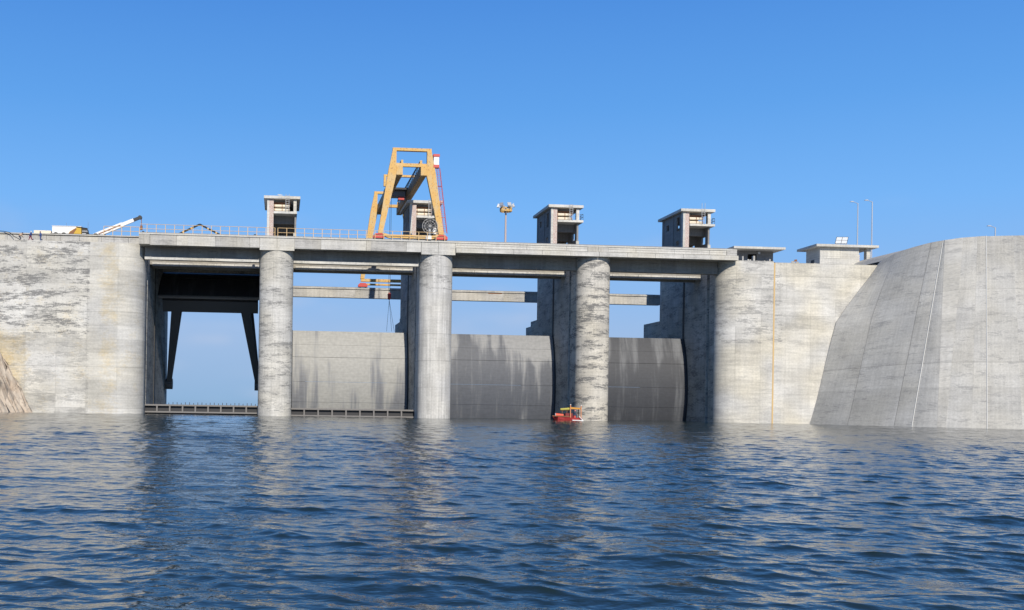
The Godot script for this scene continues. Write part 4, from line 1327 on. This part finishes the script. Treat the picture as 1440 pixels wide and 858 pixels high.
# bones: [a, b, ra, rb, colour index]
func body_mesh(bones: Array, colors: Array, cell: float) -> MB:
	var lo := Vector3(1e9, 1e9, 1e9)
	var hi := -lo
	for b in bones:
		var r: float = maxf(b[2], b[3]) + cell * 2
		for p in [b[0], b[1]]:
			lo = lo.min(p - Vector3(r, r, r))
			hi = hi.max(p + Vector3(r, r, r))
	var d := ((hi - lo) / cell).ceil()
	var nx := int(d.x) + 1
	var ny := int(d.y) + 1
	var nz := int(d.z) + 1
	var f := PackedFloat32Array()
	f.resize(nx * ny * nz)
	f.fill(1.0)
	var near := PackedInt32Array()
	near.resize(f.size())
	var best := PackedFloat32Array()
	best.resize(f.size())
	best.fill(9.0)
	for bi in bones.size():
		var b: Array = bones[bi]
		var A: Vector3 = b[0]
		var B: Vector3 = b[1]
		var r: float = maxf(b[2], b[3]) + cell * 3 + 0.03
		var i0 := ((A.min(B) - Vector3(r, r, r) - lo) / cell).floor().max(Vector3.ZERO)
		var i1 := ((A.max(B) + Vector3(r, r, r) - lo) / cell).ceil().min(Vector3(nx - 1, ny - 1, nz - 1))
		var ab := B - A
		var ll := maxf(ab.length_squared(), 1e-8)
		for z in range(int(i0.z), int(i1.z) + 1):
			for y in range(int(i0.y), int(i1.y) + 1):
				for x in range(int(i0.x), int(i1.x) + 1):
					var p := lo + Vector3(x, y, z) * cell
					var t := clampf((p - A).dot(ab) / ll, 0.0, 1.0)
					var e: float = (p - A - ab * t).length() - lerpf(b[2], b[3], t)
					var q := (z * ny + y) * nx + x
					f[q] = smin(f[q], e, 0.03)
					if e < best[q]:
						best[q] = e
						near[q] = b[4]
	var m := MB.new()
	var id := PackedInt32Array()
	id.resize(f.size())
	id.fill(-1)
	var off := [0, 1, nx, nx + 1, nx * ny, nx * ny + 1, nx * ny + nx, nx * ny + nx + 1]
	for z in nz - 1:
		for y in ny - 1:
			for x in nx - 1:
				var q := (z * ny + y) * nx + x
				var ins := 0
				for k in 8:
					if f[q + off[k]] < 0: ins += 1
				if ins == 0 or ins == 8: continue
				var sum := Vector3.ZERO
				var cnt := 0
				for e in [[0, 1], [2, 3], [4, 5], [6, 7], [0, 2], [1, 3], [4, 6], [5, 7], [0, 4], [1, 5], [2, 6], [3, 7]]:
					var fa := f[q + off[e[0]]]
					var fb := f[q + off[e[1]]]
					if (fa < 0) != (fb < 0):
						var t := fa / (fa - fb)
						var pa := Vector3(e[0] & 1, (e[0] >> 1) & 1, e[0] >> 2)
						var pb := Vector3(e[1] & 1, (e[1] >> 1) & 1, e[1] >> 2)
						sum += pa.lerp(pb, t)
						cnt += 1
				id[q] = m.v.size()
				m.v.append(lo + (Vector3(x, y, z) + sum / cnt) * cell)
				m.n.append(Vector3(f[q + 1] - f[q], f[q + nx] - f[q], f[q + nx * ny] - f[q]).normalized())
				m.uv.append(Vector2.ZERO)
				m.col.append(colors[near[q]])
	var ax := [1, nx, nx * ny]
	for z in range(1, nz - 1):
		for y in range(1, ny - 1):
			for x in range(1, nx - 1):
				var q := (z * ny + y) * nx + x
				for a in 3:
					if (f[q] < 0) == (f[q + ax[a]] < 0): continue
					var u: int = ax[(a + 1) % 3]
					var w: int = ax[(a + 2) % 3]
					var i := [id[q], id[q - u], id[q - u - w], id[q - w]]
					if i.min() < 0: continue
					if f[q] < 0: m.idx.append_array([i[0], i[2], i[1], i[0], i[3], i[2]])
					else: m.idx.append_array([i[0], i[1], i[2], i[0], i[2], i[3]])
	return m

# joints in metres from the point between the feet, facing +x; colours: skin, top, trousers, shoes, hat
func make_person(called: String, label: String, at: Vector3, turn: float, j: Dictionary, colors: Array) -> void:
	var b := []
	var hip: Vector3 = j.hip
	var neck: Vector3 = j.neck
	var head: Vector3 = j.head
	var side := Vector3(0, 0, 1)
	b.append([hip + Vector3(0, 0.05, 0), hip.lerp(neck, 0.5), 0.17, 0.17, 1])
	b.append([hip.lerp(neck, 0.5), neck - (neck - hip).normalized() * 0.1, 0.18, 0.17, 1])
	b.append([neck - (neck - hip).normalized() * 0.06 - side * 0.14, neck - (neck - hip).normalized() * 0.06 + side * 0.14, 0.085, 0.085, 1])
	b.append([neck, head, 0.06, 0.065, 0])
	b.append([head, head + Vector3(0.015, 0.09, 0), 0.092, 0.1, 0])
	b.append([head + Vector3(0.09, 0.03, 0), head + Vector3(0.118, 0.02, 0), 0.02, 0.014, 0])
	for s in [-1, 1]:
		b.append([head + Vector3(0.0, 0.04, s * 0.095), head + Vector3(0, 0.07, s * 0.1), 0.018, 0.018, 0])
	b.append([head + Vector3(0.005, 0.13, 0), head + Vector3(0.01, 0.15, 0), 0.115, 0.112, 4])
	b.append([head + Vector3(0.1, 0.1, 0), head + Vector3(0.15, 0.095, 0), 0.05, 0.04, 4])
	for s in [0, 1]:
		var g := -1.0 if s == 0 else 1.0
		var h0 := hip + side * g * 0.095
		var k: Vector3 = j.knee[s]
		var an: Vector3 = j.ankle[s]
		b.append([h0, k, 0.115, 0.085, 2])
		b.append([k, an, 0.082, 0.066, 2])
		b.append([an + Vector3(-0.03, -0.035, 0), an + Vector3(0.16, -0.05, 0), 0.048, 0.038, 3])
		var sh := neck - (neck - hip).normalized() * 0.06 + side * g * 0.19
		var el: Vector3 = j.elbow[s]
		var wr: Vector3 = j.wrist[s]
		b.append([sh, el, 0.076, 0.06, 1])
		b.append([el, wr, 0.057, 0.042, 1])
		var dir := (wr - el).normalized()
		b.append([wr, wr + dir * 0.09, 0.034, 0.036, 0])
	var o := thing(called, label, "person", at, "")
	var m := body_mesh(b, colors, 0.03)
	# five bent fingers at each hand
	for s in [0, 1]:
		var el: Vector3 = j.elbow[s]
		var wr: Vector3 = j.wrist[s]
		var d := (wr - el).normalized()
		var w := d.cross(Vector3.UP if absf(d.y) < 0.9 else Vector3.RIGHT).normalized()
		var u := w.cross(d)
		for q in 5:
			var p := wr + d * 0.1 + w * (q - 1.5) * 0.021
			var l: float = [0.07, 0.085, 0.08, 0.062, 0.06][q]
			if q == 4:
				p = wr + d * 0.035 - w * 0.035
			var dd := d if q < 4 else (d - w * 0.9).normalized()
			var p1 := p + dd * l * 0.55
			var before := m.v.size()
			m.tube(p, p1, 0.01, 0.009, 5)
			m.tube(p1, p1 + (dd - u * 0.8).normalized() * l * 0.5, 0.009, 0.007, 5)
			for z in m.v.size() - before: m.col.append(colors[0])
	var mi := MeshInstance3D.new()
	mi.name = "body"
	mi.mesh = m.mesh()
	mi.material_override = M.vertex
	o.add_child(mi)
	o.rotation.y = turn

func make_people() -> void:
	var skin := Color(0.34, 0.2, 0.13)
	var shoe := Color(0.03, 0.03, 0.03)
	var stand := {"hip": Vector3(0, 0.9, 0), "neck": Vector3(0.04, 1.42, 0), "head": Vector3(0.07, 1.53, 0), "knee": [Vector3(0.05, 0.48, -0.1), Vector3(0.06, 0.48, 0.12)], "ankle": [Vector3(-0.06, 0.09, -0.12), Vector3(0.1, 0.09, 0.14)],
		"elbow": [Vector3(0.0, 1.12, -0.27), Vector3(0.05, 1.12, 0.27)], "wrist": [Vector3(0.22, 1.0, -0.24), Vector3(0.25, 1.02, 0.2)]}
	var stoop := {"hip": Vector3(-0.12, 0.84, 0), "neck": Vector3(0.26, 1.2, 0), "head": Vector3(0.37, 1.27, 0), "knee": [Vector3(0.08, 0.46, -0.12), Vector3(0.1, 0.46, 0.14)], "ankle": [Vector3(-0.14, 0.09, -0.13), Vector3(-0.02, 0.09, 0.15)],
		"elbow": [Vector3(0.3, 0.9, -0.24), Vector3(0.32, 0.9, 0.24)], "wrist": [Vector3(0.48, 0.72, -0.12), Vector3(0.5, 0.7, 0.12)]}
	var stride := {"hip": Vector3(0, 0.88, 0), "neck": Vector3(-0.08, 1.4, 0), "head": Vector3(-0.1, 1.51, 0), "knee": [Vector3(0.2, 0.5, -0.1), Vector3(-0.1, 0.47, 0.12)], "ankle": [Vector3(0.3, 0.09, -0.12), Vector3(-0.3, 0.1, 0.13)],
		"elbow": [Vector3(-0.12, 1.1, -0.28), Vector3(0.02, 1.1, 0.28)], "wrist": [Vector3(0.1, 0.92, -0.26), Vector3(0.2, 0.95, 0.22)]}
	var sit := {"hip": Vector3(0, 0.58, 0), "neck": Vector3(0.06, 1.08, 0), "head": Vector3(0.1, 1.18, 0), "knee": [Vector3(0.4, 0.56, -0.12), Vector3(0.42, 0.56, 0.12)], "ankle": [Vector3(0.4, 0.09, -0.12), Vector3(0.45, 0.09, 0.13)],
		"elbow": [Vector3(0.08, 0.8, -0.26), Vector3(0.1, 0.8, 0.26)], "wrist": [Vector3(0.32, 0.72, -0.16), Vector3(0.34, 0.72, 0.16)]}
	make_person("person", "worker stooping in a tan top and dark trousers, leftmost on the abutment ledge", Vector3(-45.0, 29.755, -2.1), 0.2, stoop, [skin, Color(0.5, 0.36, 0.24), Color(0.03, 0.04, 0.07), shoe, Color(0.06, 0.08, 0.16)])
	make_person("person", "worker in navy with a white helmet and red panel, middle of the three", Vector3(-43.2, 29.755, -2.0), PI - 0.3, stride, [skin, Color(0.03, 0.06, 0.2), Color(0.2, 0.04, 0.07), shoe, Color(0.75, 0.75, 0.62)])
	make_person("person", "worker in blue overalls leaning back, rightmost of the three on the ledge", Vector3(-41.5, 29.755, -2.1), PI, stand, [skin, Color(0.04, 0.09, 0.26), Color(0.05, 0.08, 0.2), shoe, Color(0.1, 0.12, 0.2)])
	make_person("person", "person in dark clothes and a pink helmet sitting under the canopy of the red boat", Vector3(52.2, 0.463, 3.05), -0.5, sit, [skin, Color(0.05, 0.06, 0.1), Color(0.06, 0.08, 0.14), shoe, Color(0.75, 0.22, 0.25)])

# ---------------------------------------------------------------- boat
func make_boat() -> void:
	var t := thing("work_boat", "red work boat with a yellow canopy moored at the foot of the third pier", "boat", Vector3(51, 0, 2.6))
	var m := MB.new()
	# hull: pointed bow to the left, square stern
	var sec := [[48.5, 0.15, 0.75], [49.2, 0.7, 0.68], [50.4, 0.95, 0.58], [52.2, 1.0, 0.52], [53.5, 0.9, 0.55]]
	for i in sec.size() - 1:
		var a: Array = sec[i]
		var b: Array = sec[i + 1]
		for s in [-1.0, 1.0]:
			var p := [Vector3(a[0], a[2], 2.6 + s * a[1]), Vector3(b[0], b[2], 2.6 + s * b[1]), Vector3(b[0], -0.35, 2.6 + s * b[1] * 0.7), Vector3(a[0] + (0.5 if i == 0 else 0.0), -0.35, 2.6 + s * a[1] * 0.7)]
			if s > 0: m.quad(p[3], p[2], p[1], p[0])
			else: m.quad(p[0], p[1], p[2], p[3])
	m.quad(Vector3(53.5, -0.35, 3.23), Vector3(53.5, -0.35, 1.97), Vector3(53.5, 0.55, 1.7), Vector3(53.5, 0.55, 3.5))
	m.box(Vector3(49.4, 0.3, 1.75), Vector3(53.45, 0.46, 3.45))
	part(t, "hull", m, M.hull)
	m = MB.new()
	m.tube(Vector3(48.5, 0.78, 3.2), Vector3(51.2, 0.72, 3.55), 0.09, -1, 8)
	m.tube(Vector3(48.5, 0.78, 2.0), Vector3(51.2, 0.72, 1.65), 0.09, -1, 8)
	part(t, "gunwale", m, M.rust)
	m = MB.new()
	m.tube(Vector3(48.9, 0.98, 2.7), Vector3(50.3, 0.92, 2.7), 0.32, 0.24, 12)
	var drum := part(t, "float_drum", m, M.orange_red)
	m = MB.new()
	m.tube(Vector3(48.84, 0.98, 2.7), Vector3(48.895, 0.98, 2.7), 0.3, -1, 12)
	part(drum, "drum_cap", m, M.white)
	for e in [[51.4, 2.75, M.orange], [53.3, 2.65, M.orange]]:
		m = MB.new()
		m.tube(Vector3(e[0], 0.46, 3.4), Vector3(e[0], e[1], 3.4), 0.09, 0.08, 8)
		var po := part(t, "post", m, e[2])
		m = MB.new()
		m.tube(Vector3(e[0], e[1], 3.4), Vector3(e[0], e[1] + 0.15, 3.4), 0.1, 0.09, 8)
		part(po, "post_cap", m, M.white)
		boxpart(t, "post", Vector3(e[0] - 0.06, 0.46, 1.75), Vector3(e[0] + 0.06, 2.3, 1.87), M.rust)
	m = MB.new()
	m.plate_xy([Vector2(51.4, 2.05), Vector2(53.4, 2.0), Vector2(53.4, 2.25), Vector2(51.4, 2.4)], 1.75, 3.28)
	part(t, "canopy", m, M.canopy)
	m = MB.new()
	m.tube(Vector3(49.7, 1.95, 2.9), Vector3(51.35, 2.05, 2.9), 0.2, 0.26, 10)
	part(t, "rolled_tarpaulin", m, M.olive)
	m = MB.new()
	m.bar(Vector3(49.9, 0.46, 2.9), Vector3(50.1, 1.78, 2.9), 0.08, 0.08)
	m.bar(Vector3(50.9, 0.46, 2.9), Vector3(50.9, 1.82, 2.9), 0.08, 0.08)
	part(t, "tarpaulin_support", m, M.rust)
	boxpart(t, "engine_box", Vector3(50.6, 0.463, 2.1), Vector3(51.9, 1.3, 3.1), M.maroon)
	boxpart(t, "seat", Vector3(52.0, 0.463, 1.8), Vector3(52.35, 0.88, 3.4), M.red)
	m = MB.new()
	m.bar(Vector3(51.6, 0.1, 3.75), Vector3(53.6, 0.06, 3.7), 0.5, 0.14)
	m.bar(Vector3(52.9, 0.8, 3.6), Vector3(53.5, 0.15, 3.72), 0.3, 0.1)
	part(t, "fender_board", m, M.white)

func _ready() -> void:
	set_stage()
	make_materials()
	M.cream = mat(Color(0.74, 0.66, 0.52), 0.6)
	M.steelgrey = mat(Color(0.2, 0.19, 0.18), 0.7)
	M.pole = mat(Color(0.5, 0.4, 0.36), 0.6)
	M.tarp = mat(Color(0.62, 0.4, 0.06), 0.8)
	M.orange = mat(Color(0.72, 0.3, 0.14), 0.6)
	M.orange_red = mat(Color(0.75, 0.1, 0.05), 0.5)
	M.canopy = mat(Color(0.6, 0.28, 0.04), 0.7)
	M.olive = mat(Color(0.42, 0.38, 0.08), 0.8)
	M.hull = mat(Color(0.34, 0.03, 0.03), 0.55)
	M.maroon = mat(Color(0.2, 0.02, 0.02), 0.6)
	make_water()
	make_land()
	make_abutments()
	make_piers()
	make_bastion()
	make_spans()
	make_rail_beams()
	make_gates()
	make_stoplogs()
	make_tower(-2.65, "leftmost hoist tower, seen straight on above the pier beside the open bay", 0)
	make_tower(25.3, "hoist tower half hidden behind the yellow gantry crane", 1)
	make_tower(53.5, "hoist tower with a side balcony, just right of the floodlight mast", 2)
	make_tower(80.45, "rightmost hoist tower, with a ladder rising above its roof", 3)
	make_huts()
	make_crane()
	make_masts()
	make_railing()
	make_deck_things()
	make_boat()
	make_people()
